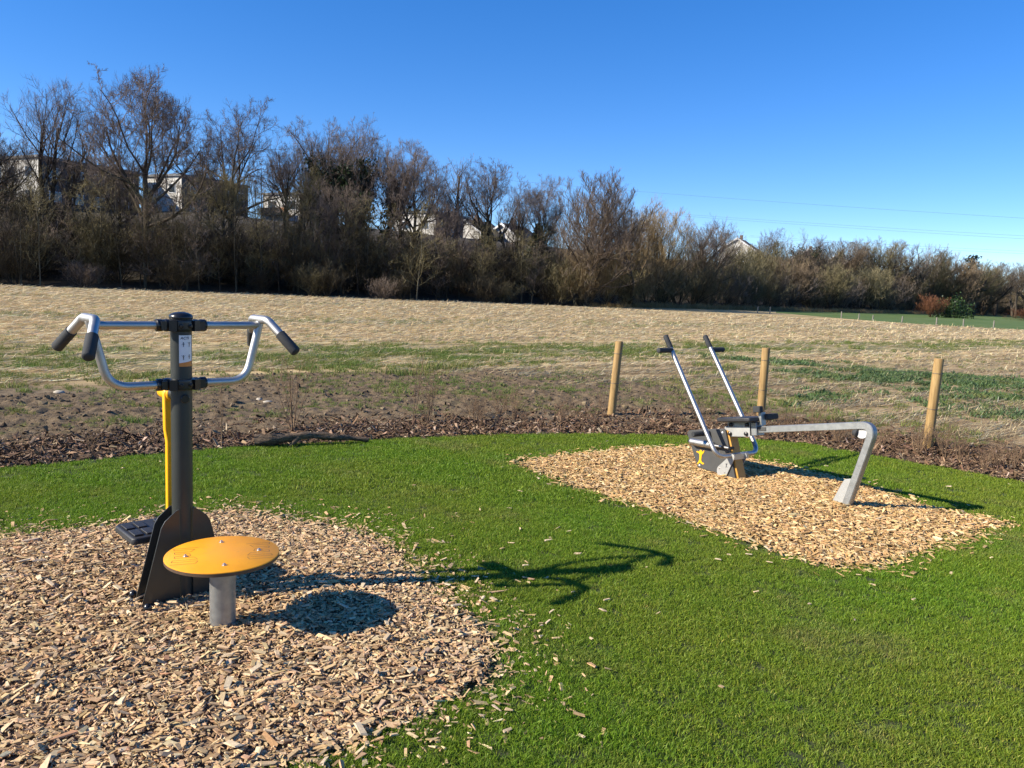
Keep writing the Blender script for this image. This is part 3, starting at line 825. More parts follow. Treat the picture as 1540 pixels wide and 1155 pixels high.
# instruction label wrapped on the pole, facing the disc
def wrap(u, v, r_, a0=R(-82)): # u metres round the pole, v height
    a = a0 + u / PR
    return (r_ * math.cos(a), r_ * math.sin(a), v)
def patch(name, u0, u1, v0, v1, r_, material, parent, nu=10, cut=None):
    V_, F_ = [], []
    for i_ in range(nu + 1):
        u = u0 + (u1 - u0) * i_ / nu
        top = v1 if cut is None else cut(u)
        V_ += [wrap(u, v0, r_), wrap(u, top, r_)]
    F_ = [(2 * i_, 2 * i_ + 2, 2 * i_ + 3, 2 * i_ + 1) for i_ in range(nu)]
    me = bpy.data.meshes.new(name); me.from_pydata(V_, [], F_); me.update()
    return link(name, me, material, parent, 60)
lab = patch('instruction_label', -.033, .033, 1.165, 1.312, PR + .0006, M['white_label'], root)
patch('label_band', -.033, .033, 1.165, 1.18, PR + .0011, M['label_orange'], lab, 10, lambda u: 1.181 + (u + .033) * .16)
def wrapped_text(name, txt, size, u0, v0, material, parent, shear=.2):
    cu = bpy.data.curves.new(name, 'FONT'); cu.body = txt; cu.size = size; cu.shear = shear; cu.offset = size * .02
    tmp = bpy.data.objects.new(name, cu); COL.objects.link(tmp)
    dg = bpy.context.evaluated_depsgraph_get(); me = bpy.data.meshes.new_from_object(tmp.evaluated_get(dg))
    COL.objects.unlink(tmp); bpy.data.objects.remove(tmp)
    for v_ in me.vertices: v_.co = wrap(u0 + v_.co.x, v0 + v_.co.y, PR + .0012)
    me.materials.clear()
    return link(name, me, material, parent)
wrapped_text('label_text', 'ACTI', .017, -.027, 1.293, M['label_ink'], lab)
def figure(u, v, s_, flip):
    """little printed exercise figure on the label"""
    V_, F_ = [], []
    def q(pts):
        b_ = len(V_); V_.extend(wrap(u + x * s_, v + y * s_, PR + .0012) for x, y in pts); F_.append(tuple(range(b_, b_ + len(pts))))
    q([(.22 * math.cos(a * .785), 1.0 + .22 * math.sin(a * .785)) for a in range(8)])
    q([(-.16, .1), (.16, .1), (.22, .7), (-.22, .7)])
    q([(-.16, -.7), (-.03, -.7), (-.02, .1), (-.16, .1)]); q([(.03, -.7), (.16, -.7), (.16, .1), (.02, .1)])
    if flip: q([(.2, .6), (.75, 1.0), (.75, 1.15), (.2, .75)]); q([(-.75, 1.15), (-.75, 1.0), (-.2, .6), (-.2, .75)])
    else: q([(.2, .6), (.55, .1), (.65, .15), (.2, .75)]); q([(-.65, .15), (-.55, .1), (-.2, .6), (-.2, .75)])
    me = bpy.data.meshes.new('label_figure'); me.from_pydata(V_, [], F_); me.update()
    link('label_figure', me, M['label_ink'], lab)
for u, v, fl in ((-.014, 1.266, 0), (.014, 1.266, 1), (-.014, 1.205, 1), (.014, 1.208, 0)): figure(u, v, .0115, fl)
m = MB(); m.lathe([(.021, 0), (.021, .012), (.018, .015)], 24, (0, 0, 0)); cov = m.build('cover_cap', M['black'], root, 40)
a = R(-93); cov.location = (.041 * math.cos(a), .041 * math.sin(a), 1.012); cov.rotation_euler = (0, R(90), a)
# yellow swing arm with foot tray
m = MB()
top_ = [(.033 * math.cos(R(a)), 1.012 + .033 * math.sin(R(a))) for a in range(0, 181, 18)]
m.prism(top_ + [(-.030, .84), (-.021, .78), (-.021, .30), (.021, .30), (.021, .78), (.030, .84)], lambda p: (p[0] - .006, .116, p[1]), lambda p: (p[0] - .006, .150, p[1]))
arm = m.build('swing_arm', M['yellow'], root, 35, .006)
m = MB(); m.tube([(0, .10, 1.014), (0, .104, 1.014), (0, .232, 1.014), (0, .238, 1.014)], [.029, .033, .033, .028], 28); m.build('pivot_hub', M['yellow'], arm, 40)
m = MB(); m.lathe([(.028, 0), (.028, .062)], 24, (0, .045, 1.02), BY); m.build('pivot_collar', M['anthracite'], root, 40)
m = MB()
tray = [(-.19, .15), (-.175, .135), (.115, .135), (.13, .15), (.13, .40), (.105, .425), (-.165, .425), (-.19, .40)]
m.prism(tray, lambda p: (p[0], p[1], .278), lambda p: (p[0] * .98, p[1], .312))
ft = m.build('foot_tray', M['tread'], root, 35, .008)
for k in range(2):
    for q in range(4):
        m = MB(); m.box((-.146 + .058 * q + (.042 if q > 1 else 0), .215 + .12 * k, .3165), (.044, .095, .008)); m.build('tread_pad', M['tread'], ft, 35, .003)
m = MB(); m.box((0, .17, .268), (.05, .11, .018)); m.box((0, .137, .29), (.038, .03, .06)); m.build('tray_bracket', M['anthracite'], root, 35, .003)
# two parallel gusset plates at the foot of the pole
gp = [(-.215, .012), (.215, .012), (.115, .40), (.10, .425), (.062, .455), (.046, .475), (-.046, .475), (-.062, .455), (-.10, .425), (-.115, .40)]
for y_ in (-.0475, .0415):
    m = MB()
    half = [(x_, z_) for x_, z_ in gp if x_ < 0]
    hl = [(-.215, .012), (-.031, .012), (-.031, .478), (-.046, .475), (-.062, .462), (-.10, .43), (-.117, .40)]
    for s in (1, -1):
        m.prism([(s * x_, z_) for x_, z_ in hl], lambda p: (p[0], y_, p[1]), lambda p: (p[0], y_ + .006, p[1]))
    m.build('gusset_plate', M['dark_plate'], root, 30, .0015)
m = MB(); m.prism([(-.24, -.13), (.24, -.13), (.24, .13), (-.24, .13)], lambda p: (p[0], p[1], .008), lambda p: (p[0], p[1], .034)); m.build('base_plate', M['galvanised'], root, 35, .003)
for sx in (-1, 1):
    for sy in (-1, 1):
        m = MB(); m.lathe([(.017, .0), (.019, .01), (.018, .022), (.012, .032), (.004, .036)], 16, (sx * .20, sy * .10, .034)); m.build('nut_cap', M['black'], root, 60)

# ------------------------------------------------------------------ yellow standing disc
disc = empty('standing_disc', (-1.266, 3.335, 0), R(21))
tag(disc, 'round yellow standing platform on a short galvanised steel post', 'platform')
m = MB(); m.lathe([(.056, 0.0), (.056, .332)], 40); m.build('stub_post', M['galvanised'], disc, 40)
m = MB(); m.lathe([(.10, .326), (.10, .338)], 32); m.build('flange', M['galvanised'], disc, 40)
m = MB(); m.lathe([(.242, .3385), (.244, .340), (.244, .3535)], 72); m.build('platform_core', M['disc_edge'], disc, 40)
m = MB(); m.lathe([(.244, .3538), (.2435, .357), (.2415, .3585)], 72); m.build('platform_top', M['disc'], disc, 40)
for a in (0, 90, 180, 270):
    a_ = R(a + 2); m = MB(); m.lathe([(.0105, .3586), (.0105, .360), (.0062, .3605), (.0062, .365), (.004, .367)], 12, (.155 * math.cos(a_), .155 * math.sin(a_), 0)); m.build('bolt', M['steel_bolt'], disc, 40)
def foot_outline(cx, s_):
    pts = []
    n_ = 9
    for k in range(n_):                     # zigzag tread lines inside a sole outline
        y0 = -.105 + .026 * k
        w = .042 + .012 * math.sin((k + 1) * .8)
        off = .008 * math.sin(k * .9)
        xs_ = (-w + off, w + off) if k % 2 == 0 else (w + off, -w + off)
        for x_ in xs_: pts.append((cx + s_ * x_, y0 + (.004 if k % 2 else 0)))
    V_, F_ = [], []
    for i_ in range(len(pts) - 1):
        a = Vector((*pts[i_], 0)); b_ = Vector((*pts[i_ + 1], 0)); t_ = (b_ - a).normalized(); nn = Vector((-t_.y, t_.x, 0)) * .0008
        k0 = len(V_); a -= t_ * .0009; b_ += t_ * .0009
        z_ = Vector((0, 0, .3590 + .00004 * (i_ % 2)))
        V_ += [a - nn + z_, b_ - nn + z_, b_ + nn + z_, a + nn + z_]; F_.append((k0, k0 + 1, k0 + 2, k0 + 3))
    me = bpy.data.meshes.new('foot_marking'); me.from_pydata(V_, [], F_); me.update()
    link('foot_marking', me, M['label_ink'], disc)
foot_outline(-.162, 1); foot_outline(.162, -1)

# ------------------------------------------------------------------ lever trainer with sloping rail
lt = empty('lever_trainer', (2.15, 6.6, 0), math.atan2(-.845, .535))
tag(lt, 'lever exercise machine with twin steel levers, black seat and sloping square rail', 'fitness machine')
SL = .172                                                   # slope of the rail
rail_pts = fillet([(-.06, 0, .462), (1.085, 0, .462 + 1.135 * SL + .052), (.905, 0, .0)], [.075], 9)
def square_sweep(pts, hw):
    V_, F_ = [], []
    pts = [Vector(p) for p in pts]; n_ = len(pts)
    for i_ in range(n_):
        t_ = (pts[min(i_ + 1, n_ - 1)] - pts[max(i_ - 1, 0)]).normalized(); side = Vector((0, 1, 0)); up = side.cross(t_)
        c_ = .8
        for a, b_ in ((-1, -c_), (-1, c_), (-c_, 1), (c_, 1), (1, c_), (1, -c_), (c_, -1), (-c_, -1)): V_.append(pts[i_] + side * hw * a + up * hw * b_)
    for i_ in range(n_ - 1):
        for j_ in range(8): F_.append((i_ * 8 + j_, i_ * 8 + (j_ + 1) % 8, (i_ + 1) * 8 + (j_ + 1) % 8, (i_ + 1) * 8 + j_))
    F_ += [tuple(range(7, -1, -1)), tuple(range((n_ - 1) * 8, n_ * 8))]
    m_ = MB(); m_.add(V_, F_); return m_
square_sweep(rail_pts, .029).build('rail', M['galvanised'], lt, 40)
m = MB(); m.prism([(.89, .015), (.775, .015), (.858, .205), (.878, .245), (.965, .272)], lambda p: (p[0], -.007, p[1]), lambda p: (p[0], .007, p[1])); m.build('foot_gusset', M['aluminium'], lt, 30, .002)
m = MB(); m.box((.865, 0, .022), (.28, .17, .012)); m.build('foot_plate', M['galvanised'], lt, 30, .002)
M_ = rotm('Y', R(-90 + math.degrees(math.atan(SL))))
M['bump_white'] = simple('bumper_white', (.42, .42, .41), (.5, .5, .49), 3, .5)
half = [(.952 + .056 * math.cos(R(a)) * 1.1 + .03, .655 + .068 * math.sin(R(a))) for a in range(180, 361, 15)]
m = MB(); m.prism(half, lambda p: (p[0], -.012, p[1]), lambda p: (p[0], .012, p[1])); m.build('bumper_plate', M['bump_white'], lt, 40)
m = MB(); m.lathe([(.030, .0), (.036, .006), (.034, .022), (.024, .044), (.008, .054)], 24, (.955, 0, .622), M_); m.build('bumper', M['rubber'], lt, 50)

# body: two grey boards with an orange core board between
pan = [(-.735, .30), (-.742, .318), (-.725, .342), (-.69, .352), (-.30, .432), (-.282, .425), (-.272, .405), (-.12, .02), (-.575, .02)]
for y_, nm in ((-.09, 'side_board'), (.03, 'side_board')):
    m = MB(); m.prism(pan, lambda p: (p[0], y_, p[1]), lambda p: (p[0], y_ + .02, p[1])); m.build(nm, M['grey_panel'], lt, 30, .003)
core = [(x_ + (.012 if x_ < -.5 else .02), z_ * .985) for x_, z_ in pan]
m = MB(); m.prism(core, lambda p: (p[0], -.0695, p[1]), lambda p: (p[0], .0295, p[1])); m.build('core_board', M['orange_edge'], lt, 30, .003)
# jumping figure emblem on the near board
def emblem(cx, cz, s_, y_, name, material, thick=.003):
    blob = [(-.16, .74), (0, .82), (.16, .74), (.20, .60), (.34, .70), (.44, .84), (.54, .78), (.44, .54), (.24, .36), (.17, .10), (.15, -.30), (.22, -.48), (.44, -.60), (.60, -.56), (.62, -.70), (.40, -.78), (.10, -.68), (-.02, -.62), (-.14, -.76), (-.30, -.94), (-.40, -.84), (-.26, -.62), (-.13, -.36), (-.13, .06), (-.20, .32), (-.44, .42), (-.62, .40), (-.66, .52), (-.50, .58), (-.26, .56), (-.18, .62)]
    m_ = MB(); m_.prism([(cx + p[0] * s_, cz + p[1] * s_) for p in blob], lambda p: (p[0], y_ - thick, p[1]), lambda p: (p[0], y_, p[1]))
    return m_.build(name, material, lt, 30)
emblem(-.55, .125, .082, -.0903, 'figure_emblem', M['yellow'])
for px_, pz_ in ((-.31, .40), (-.555, .045)):
    bolt(lt, 'board_screw', (px_, -.09, pz_), .006, .006, M['frame_white'], rotm('X', R(90)))
# foot peg and gas spring on the near side
m = MB(); m.lathe([(.021, 0), (.0235, .004), (.0235, .20), (.020, .205)], 20, (-.47, -.091, .365), rotm('X', R(90))); m.build('foot_peg', M['rubber'], lt, 40)
sp0, sp1 = Vector((-.645, -.140, .258)), Vector((-.24, -.140, .283)); dsp = (sp1 - sp0).normalized()
m = MB(); prof = []
nr = 14
pts_, rad_ = [], []
for k in range(nr * 2 + 1):
    pts_.append(sp0 + dsp * (.015 + .27 * k / (nr * 2))); rad_.append(.034 if k % 2 else .0305)
m.tube([sp0, sp0 + dsp * .004] + pts_ + [pts_[-1] + dsp * .004], [.022, .027] + rad_ + [.018], 20); dm = m.build('gas_spring', M['stainless'], lt, 50)
m = MB(); m.tube([pts_[-1], sp1 + dsp * .07], .011, 14); m.build('spring_rod', M['stainless'], dm, 40)
for q in (sp0 - dsp * .006, sp1 + dsp * .0, sp1 + dsp * .08):
    m = MB(); m.lathe([(.016, 0), (.016, .044), (.011, .05)], 16, (q.x, -.108, q.z), rotm('X', R(90))); m.build('spring_mount', M['black'], dm, 40)
# pivot links
for y_ in (-.104, .054):
    m = MB(); lk_ = []
    c0, c1, r0_, r1_ = Vector((-.268, .052)), Vector((-.165, .205)), .062, .026
    ax = (c1 - c0).normalized(); base_a = math.atan2(ax.y, ax.x)
    for k in range(13): a = base_a + R(90) + R(180) * k / 12; lk_.append((c0.x + r0_ * math.cos(a), c0.y + r0_ * math.sin(a)))
    for k in range(7): a = base_a - R(90) + R(180) * k / 6; lk_.append((c1.x + r1_ * math.cos(a), c1.y + r1_ * math.sin(a)))
    m.prism(lk_, lambda p: (p[0], y_, p[1]), lambda p: (p[0], y_ + .008, p[1])); ln = m.build('pivot_link', M['aluminium'], lt, 30, .002)
    if y_ < 0:
        em = emblem(-.222, .118, .022, y_ - .0003, 'link_emblem', M['label_ink'], .001); em.parent = ln
        for px_, pz_ in ((-.30, .075), (-.275, .015), (-.235, .05)): bolt(ln, 'bolt', (px_, y_, pz_), .005, .005, M['steel_bolt'], rotm('X', R(90)))
# U shaped lever tube
UP = fillet([(-.93, -.27, 1.212), (-.19, -.27, .215), (-.19, .27, .215), (-.95, .27, 1.215)], [.10, .10], 14)
m = MB(); m.tube(UP, .021, 20)
m.box((-.178, 0, .205), (.04, .20, .05))
lev = m.build('lever_tube', M['stainless'], lt, 45)
for s in (-1, 1):
    a = Vector((-.93 if s < 0 else -.95, s * .27, 1.213)); d_ = (Vector((-.19, s * .27, .215)) - a).normalized()
    m = MB(); m.tube([a - d_ * .012, a - d_ * .006, a + d_ * .125, a + d_ * .128], [.015, .0245, .0245, .0225], 18); m.build('grip', M['rubber'], lev, 40)
    b_ = a + d_ * .15
    m = MB(); m.tube([b_, b_ + Vector((0, s * .03, 0)), b_ + Vector((0, s * .165, 0)), b_ + Vector((0, s * .17, 0))], [.0235, .0245, .0245, .016], 18); m.build('grip', M['rubber'], lev, 40)
# seat carriage on the rail
RS = rotm('Y', -math.atan(SL))
def on(t, y, dz): return (t, y, .462 + (t + .06) * SL + dz)
m = MB(); m.box(on(-.172, -.055, -.012), (.285, .008, .088), RS); m.box(on(-.155, .055, -.012), (.25, .008, .085), RS); m.build('carriage_plate', M['aluminium'], lt, 30, .002)
m = MB(); m.box(on(-.165, -.05, .052), (.25, .012, .045), RS); m.box(on(-.165, .05, .052), (.25, .012, .045), RS); m.box(on(-.165, 0, .068), (.25, .10, .012), RS); m.build('seat_bracket', M['galvanised'], lt, 30, .002)
for t in (-.245, -.065):
    for dz in (-.03, .05):
        q = on(t, -.0595, dz); m = MB(); m.lathe([(.017, 0), (.019, .006), (.017, .016), (.008, .022)], 14, q, rotm('X', R(90))); m.build('bolt_cap', M['black'], lt, 40)
m = MB(); m.box(on(-.0, 0, .012), (.06, .10, .115), RS); m.build('carriage_head', M['galvanised'], lt, 30, .004)
m = MB(); m.box(on(-.15, 0, .098), (.37, .31, .036), RS); m.build('seat', M['tread'], lt, 30, .010)
m = MB(); m.box(on(.04, 0, .10), (.028, .06, .11), RS); m.build('back_stem', M['galvanised'], lt, 30, .002)
m = MB(); m.box(on(.035, -.06, .185), (.075, .05, .055), RS); m.build('back_pad', M['rubber'], lt, 30, .008)
m = MB(); m.box(on(.06, .085, .115), (.05, .14, .05), RS); m.build('back_pad', M['rubber'], lt, 30, .008)
m = MB(); m.box(on(.06, 0, .012), (.11, .07, .035), RS); m.build('rail_slider', M['grey_panel'], lt, 30, .003)

# ------------------------------------------------------------------ fence posts and wire
def fence_post(x, y, h, r_, lean, label):
    e_ = empty('fence_post', (x, y, 0))
    m = MB(); m.tube([(0, 0, 0), (lean[0] * .5, lean[1] * .5, h * .5), (lean[0], lean[1], h - .01), (lean[0], lean[1], h)], [r_ * 1.03, r_, r_ * .98, r_ * .9], 20)
    m.build('timber', M['post'], e_, 45)
    for f_ in (.84, .45):
        c_ = Vector((lean[0] * f_, lean[1] * f_, h * f_))
        ring = [c_ + Vector((math.cos(a * .3142) * (r_ + .003), math.sin(a * .3142) * (r_ + .003), 0)) for a in range(21)]
        m = MB(); m.tube(ring, .0022, 6); m.build('wire_loop', M['wire'], e_, 60)
    return tag(e_, label, 'fence post', 'new timber posts behind the lawn')
FP = [((1.304, 9.864), .985, (.05, .02)), ((3.242, 9.874), .985, (-.005, .0)), ((4.726, 8.577), 1.035, (.02, .0))]
labs = ['round timber post in the mulch, farthest from the lever machine rail', 'round timber post standing behind the black seat of the lever machine', 'round timber post in the mulch beside the bent end of the steel rail']
for (q, h_, ln_), lb in zip(FP, labs): fence_post(q[0], q[1], h_, .052, ln_, lb)
for hgt, word in ((.84, 'upper'), (.45, 'lower')):
    pts_ = []
    for i_, (q, h_, ln_) in enumerate(FP):
        pts_.append(Vector((q[0] + ln_[0] * hgt, q[1] + ln_[1] * hgt + .057, h_ * hgt)))
    pts_.append(Vector((6.9, 6.9, .98 * hgt))); pts_.append(Vector((8.6, 4.8, .98 * hgt)))
    full = []
    for a, b_ in zip(pts_[:-1], pts_[1:]):
        for k in range(6):
            u = k / 6; full.append(a.lerp(b_, u) - Vector((0, 0, .02 * u * (1 - u) * 4)))
    m = MB(); m.tube(full + [pts_[-1]], .0011, 5)
    tag(m.build('fence_wire', M['wire'], None, 60), f'{word} thin wire strung between the timber posts', 'wire')
for i_, (x, y, h_) in enumerate([(27.95, 89.4, .8), (29.2, 88.8, .8), (33.97, 80.6, .75), (35.4, 79.7, .6), (35.9, 77.7, .55), (37.4, 74.8, .6), (37.4, 68.65, .72), (40.0, 69.0, .68), (42.2, 68.2, .68), (47.0, 66.3, .7)]):
    m = MB(); m.tube([(0, 0, 0), (.02, 0, h_ * .7), (.03, 0, h_)], [.06, .06, .05], 10); o = m.build('pasture_post', M['grey_post'], None, 45)
    o.location = (x, y, 0); o.rotation_euler = (0, 0, i_ * 1.3)
    tag(o, 'small grey weathered post along the edge of the green pasture', 'fence post', 'grey posts along the pasture')

# ------------------------------------------------------------------ dead branch lying on the mulch edge
m = MB()
bp = [(-2.40, 7.12, .062), (-2.28, 7.155, .072), (-2.14, 7.21, .085), (-1.98, 7.26, .105), (-1.84, 7.34, .098), (-1.70, 7.38, .080), (-1.55, 7.48, .058), (-1.40, 7.53, .036)]
br = [.056, .064, .046, .034, .032, .030, .025, .018]
full, fr = [], []
for k in range(len(bp) - 1):
    for q in range(4):
        u = q / 4; full.append(Vector(bp[k]).lerp(Vector(bp[k + 1]), u)); fr.append((br[k] * (1 - u) + br[k + 1] * u) * random.uniform(.82, 1.15))
full.append(Vector(bp[-1])); fr.append(br[-1])
m.tube(full, fr, 14)
lo_ = empty('fallen_branch', (-1.95, 7.3, 0)); tag(lo_, 'weathered dead branch lying along the edge between lawn and mulch', 'branch')
o = m.build('limb', M['dead_wood'], lo_, 60); o.location = (1.95, -7.3, 0)
for v_ in o.data.vertices:
    i0 = min(range(len(full)), key=lambda q_: (full[q_] - v_.co).length_squared); off_ = v_.co - full[i0]
    ang_ = math.atan2(off_.z, off_.y - off_.x)
    v_.co = full[i0] + off_ * (1 + .16 * math.sin(ang_ * 5 + v_.co.x * 9) + .10 * math.sin(ang_ * 9 - v_.co.x * 23) + random.uniform(-.07, .07))
m = MB(); m.tube([(-2.02, 7.24, .09), (-2.05, 7.2, .05), (-2.09, 7.17, .012)], [.028, .022, .012], 8); o = m.build('stub', M['dead_wood'], lo_, 60); o.location = (1.95, -7.3, 0)
for a_, b_, r_ in (((-2.30, 7.15, .11), (-2.22, 7.18, .165), .014), ((-1.72, 7.38, .09), (-1.66, 7.44, .13), .010)):
    m = MB(); m.tube([a_, Vector(a_).lerp(Vector(b_), .6), b_], [r_, r_ * .8, r_ * .4], 7); o = m.build('stub', M['dead_wood'], lo_, 60); o.location = (1.95, -7.3, 0)

# stones on the turned soil
lump_me = []
for k in range(4):
    bm = bmesh.new(); bmesh.ops.create_icosphere(bm, subdivisions=2, radius=1)
    for v_ in bm.verts:
        v_.co *= 1 + random.uniform(-.12, .12); v_.co.z = max(v_.co.z * .65, -.25)
    me = bpy.data.meshes.new('stone'); bm.to_mesh(me); bm.free(); me.materials.append(M['stone']); me.shade_smooth(); lump_me.append(me)
for k, (x, y, s_, lb) in enumerate([(-5.8, 9.75, .085, 'pale yellowish stone lying alone on the turned soil'), (-3.28, 9.9, .07, 'pale stone on the soil, farthest of a cluster of three'), (-3.1, 9.68, .085, 'largest pale stone of a cluster of three on the soil'), (-3.06, 9.42, .055, 'small tan stone of a cluster of three on the soil'), (1.83, 9.75, .07, 'pale stone on brown soil right of the first timber post'), (-4.45, 8.5, .05, 'small pale stone between soil and bark mulch')]):
    o = bpy.data.objects.new('stone', lump_me[k % 4]); COL.objects.link(o); o.location = (x, y, s_ * .12); o.scale = (s_ * .8, s_ * .65, s_ * .6); o.rotation_euler = (0, 0, k * 1.9)
    tag(o, lb, 'stone', 'stones on the turned soil')

# clumps of fresh grass on the soil and straw
clump_me = [tuft_mesh('grass_clump', 150, .22, .05, .17, .009, .6, TG[:5]) for _ in range(3)]
for me in clump_me: me.materials.append(M['field_grass'])
for k, (x, y, s_) in enumerate([(-1.97, 13.3, 1.2), (-1.72, 13.45, 1.0), (-1.55, 14.3, 1.3), (-1.2, 14.5, 1.2), (-1.0, 14.9, 1.15), (-3.58, 13.5, .9), (-2.67, 8.7, .7), (-3.9, 7.95, .75), (-4.1, 8.05, .6), (12.2, 27.4, 1.3), (4.4, 17.6, 1.3), (4.9, 17.4, 1.1), (-2.2, 10.6, .6), (-1.1, 11.1, .6), (2.9, 20.4, 1.2)]):
    o = bpy.data.objects.new('grass_clump', clump_me[k % 3]); COL.objects.link(o); o.location = (x, y, .0); o.scale = (s_, s_, s_); o.rotation_euler = (0, 0, k * 2.1)
    tag(o, 'fresh green grass clump growing on the bare soil or straw', 'grass clump', 'grass clumps on the field')

# loose single chips
chip_me = []
for k in range(7):
    Lc = np.array([[.044, .030, .055, .036, .05, .026, .038][k]]); Wc = Lc * [.4, .55, .28, .45, .35, .7, .25][k]
    v_ = chip_verts(1, Lc, Wc, np.array([.006]))[0]; v_[:, 2] -= v_[:, 2].min()
    tint = palette(1, [(.60, .44, .27), (.52, .36, .21), (.66, .52, .34)], [3, 3, 2])
    me = np_mesh('wood_chip', v_, BOXF, 4, np.repeat(tint, 8, 0), True); me.materials.append(M['chips']); chip_me.append(me)
def loose_chip(x, y, z, s_, label, group):
    o = bpy.data.objects.new('wood_chip', chip_me[int(rng.integers(7))]); COL.objects.link(o)
    o.location = (x, y, z); o.scale = (s_, s_, s_); o.rotation_euler = (rng.normal(0, .16), rng.normal(0, .16), rng.random() * 6.28)
    tag(o, label, 'wood chip', group)
cand = np.stack([rng.uniform(-5, 5, 6000), rng.uniform(2.1, 8.4, 6000)], 1)
cand = cand[poly_contains(LAWN, cand) & ~poly_contains(CHIP_L, cand) & ~poly_contains(CHIP_R, cand) & (np.abs(cand[:, 0]) < .68 * cand[:, 1] + .3)]
dl, dr = poly_dist(CHIP_L, cand), poly_dist(CHIP_R, cand)
w_ = np.exp(-dl / .45) * (cand[:, 0] > -1.2) * 1.3 + np.exp(-dr / .4) * .5 + .014
cand = cand[rng.random(len(cand)) < w_ * .30][:120]
for x, y in cand: loose_chip(x, y, .014 + rng.random() * .010, rng.uniform(.5, 1.0), 'pale wood chip lying loose in the green lawn grass', 'loose wood chips on the lawn')
P = sample_poly(CHIP_L, 900); P = P[(np.abs(P[:, 0]) < .66 * P[:, 1]) & (P[:, 1] > 2.2) & (P[:, 1] < 4.2)][:120]
for (x, y), z_ in zip(P, mound_left(P)): loose_chip(x, y, z_ + .022, rng.uniform(.7, 1.15), 'large pale wood chip lying on top of the brown chip bed', 'large chips on the chip bed')

# ------------------------------------------------------------------ bare trees: branch levels grown with numpy
def unit(v): return v / np.maximum(np.linalg.norm(v, axis=-1, keepdims=True), 1e-9)
def grow(pos, d, length, rad, segs, wander, up, tip, g):
    n_ = len(pos); pts = np.empty((n_, segs + 1, 3)); rr = np.empty((n_, segs + 1))
    pts[:, 0] = pos; rr[:, 0] = rad; cur = d.copy()
    for s in range(segs):
        cur = unit(cur + g.normal(0, wander, (n_, 3)) + np.array([0, 0, up]))
        pts[:, s + 1] = pts[:, s] + cur * (length / segs)[:, None]
        rr[:, s + 1] = rad * (1 - (1 - tip) * (s + 1) / segs)
    return pts, rr
def spawn(pts, rr, length, per, t0, t1, a0, a1, lr, rratio, taper, g):
    n_, S1, _ = pts.shape; S_ = S1 - 1
    par = np.repeat(np.arange(n_), per); k = np.tile(np.arange(per), n_)
    t = t0 + (t1 - t0) * (k + g.random(len(par))) / per
    f = t * S_; i_ = np.minimum(f.astype(int), S_ - 1); u = (f - i_)[:, None]
    p0, p1 = pts[par, i_], pts[par, i_ + 1]
    pos = p0 * (1 - u) + p1 * u; tg = unit(p1 - p0)
    ref = np.where(np.abs(tg[:, 2:3]) < .9, np.array([[0, 0, 1.0]]), np.array([[1.0, 0, 0]]))
    e1 = unit(np.cross(tg, ref)); e2 = np.cross(tg, e1)
    az = (k * 2.39996 + g.random(n_)[par] * 6.283 + g.normal(0, .5, len(par)))[:, None]
    an = g.uniform(a0, a1, len(par))[:, None]
    d = unit(tg * np.cos(an) + (e1 * np.cos(az) + e2 * np.sin(az)) * np.sin(an))
    ln = length[par] * g.uniform(lr[0], lr[1], len(par)) * (1 - taper * t)
    r = (rr[par, i_] * (1 - u[:, 0]) + rr[par, i_ + 1] * u[:, 0]) * rratio
    return pos, d, ln, r
def tubes(pts, rr, k):
    n_, S1, _ = pts.shape
    tg = unit(np.gradient(pts, axis=1))
    ref = np.where(np.abs(tg[..., 2:3]) < .9, np.array([0, 0, 1.0]), np.array([1.0, 0, 0]))
    e1 = unit(np.cross(tg, ref)); e2 = np.cross(tg, e1)
    if k == 2:
        V_ = np.stack([pts - e1 * rr[..., None], pts + e1 * rr[..., None]], 2)
        b_ = (np.arange(n_)[:, None] * S1 + np.arange(S1 - 1)[None]) * 2; b_ = b_.ravel()
        return V_.reshape(-1, 3), np.stack([b_, b_ + 1, b_ + 3, b_ + 2], 1)
    a = np.arange(k) * 2 * np.pi / k
    V_ = pts[:, :, None] + (e1[:, :, None] * np.cos(a)[:, None] + e2[:, :, None] * np.sin(a)[:, None]) * rr[:, :, None, None]
    b_ = ((np.arange(n_)[:, None] * S1 + np.arange(S1 - 1)[None]) * k)[..., None] + np.arange(k); b2 = ((np.arange(n_)[:, None] * S1 + np.arange(S1 - 1)[None]) * k)[..., None] + (np.arange(k) + 1) % k
    return V_.reshape(-1, 3), np.stack([b_, b2, b2 + k, b_ + k], -1).reshape(-1, 4)
def join(parts):
    Vs, Fs, o_ = [], [], 0
    for v_, f_ in parts: Vs.append(v_); Fs.append(f_ + o_); o_ += len(v_)
    return np.concatenate(Vs), np.concatenate(Fs)

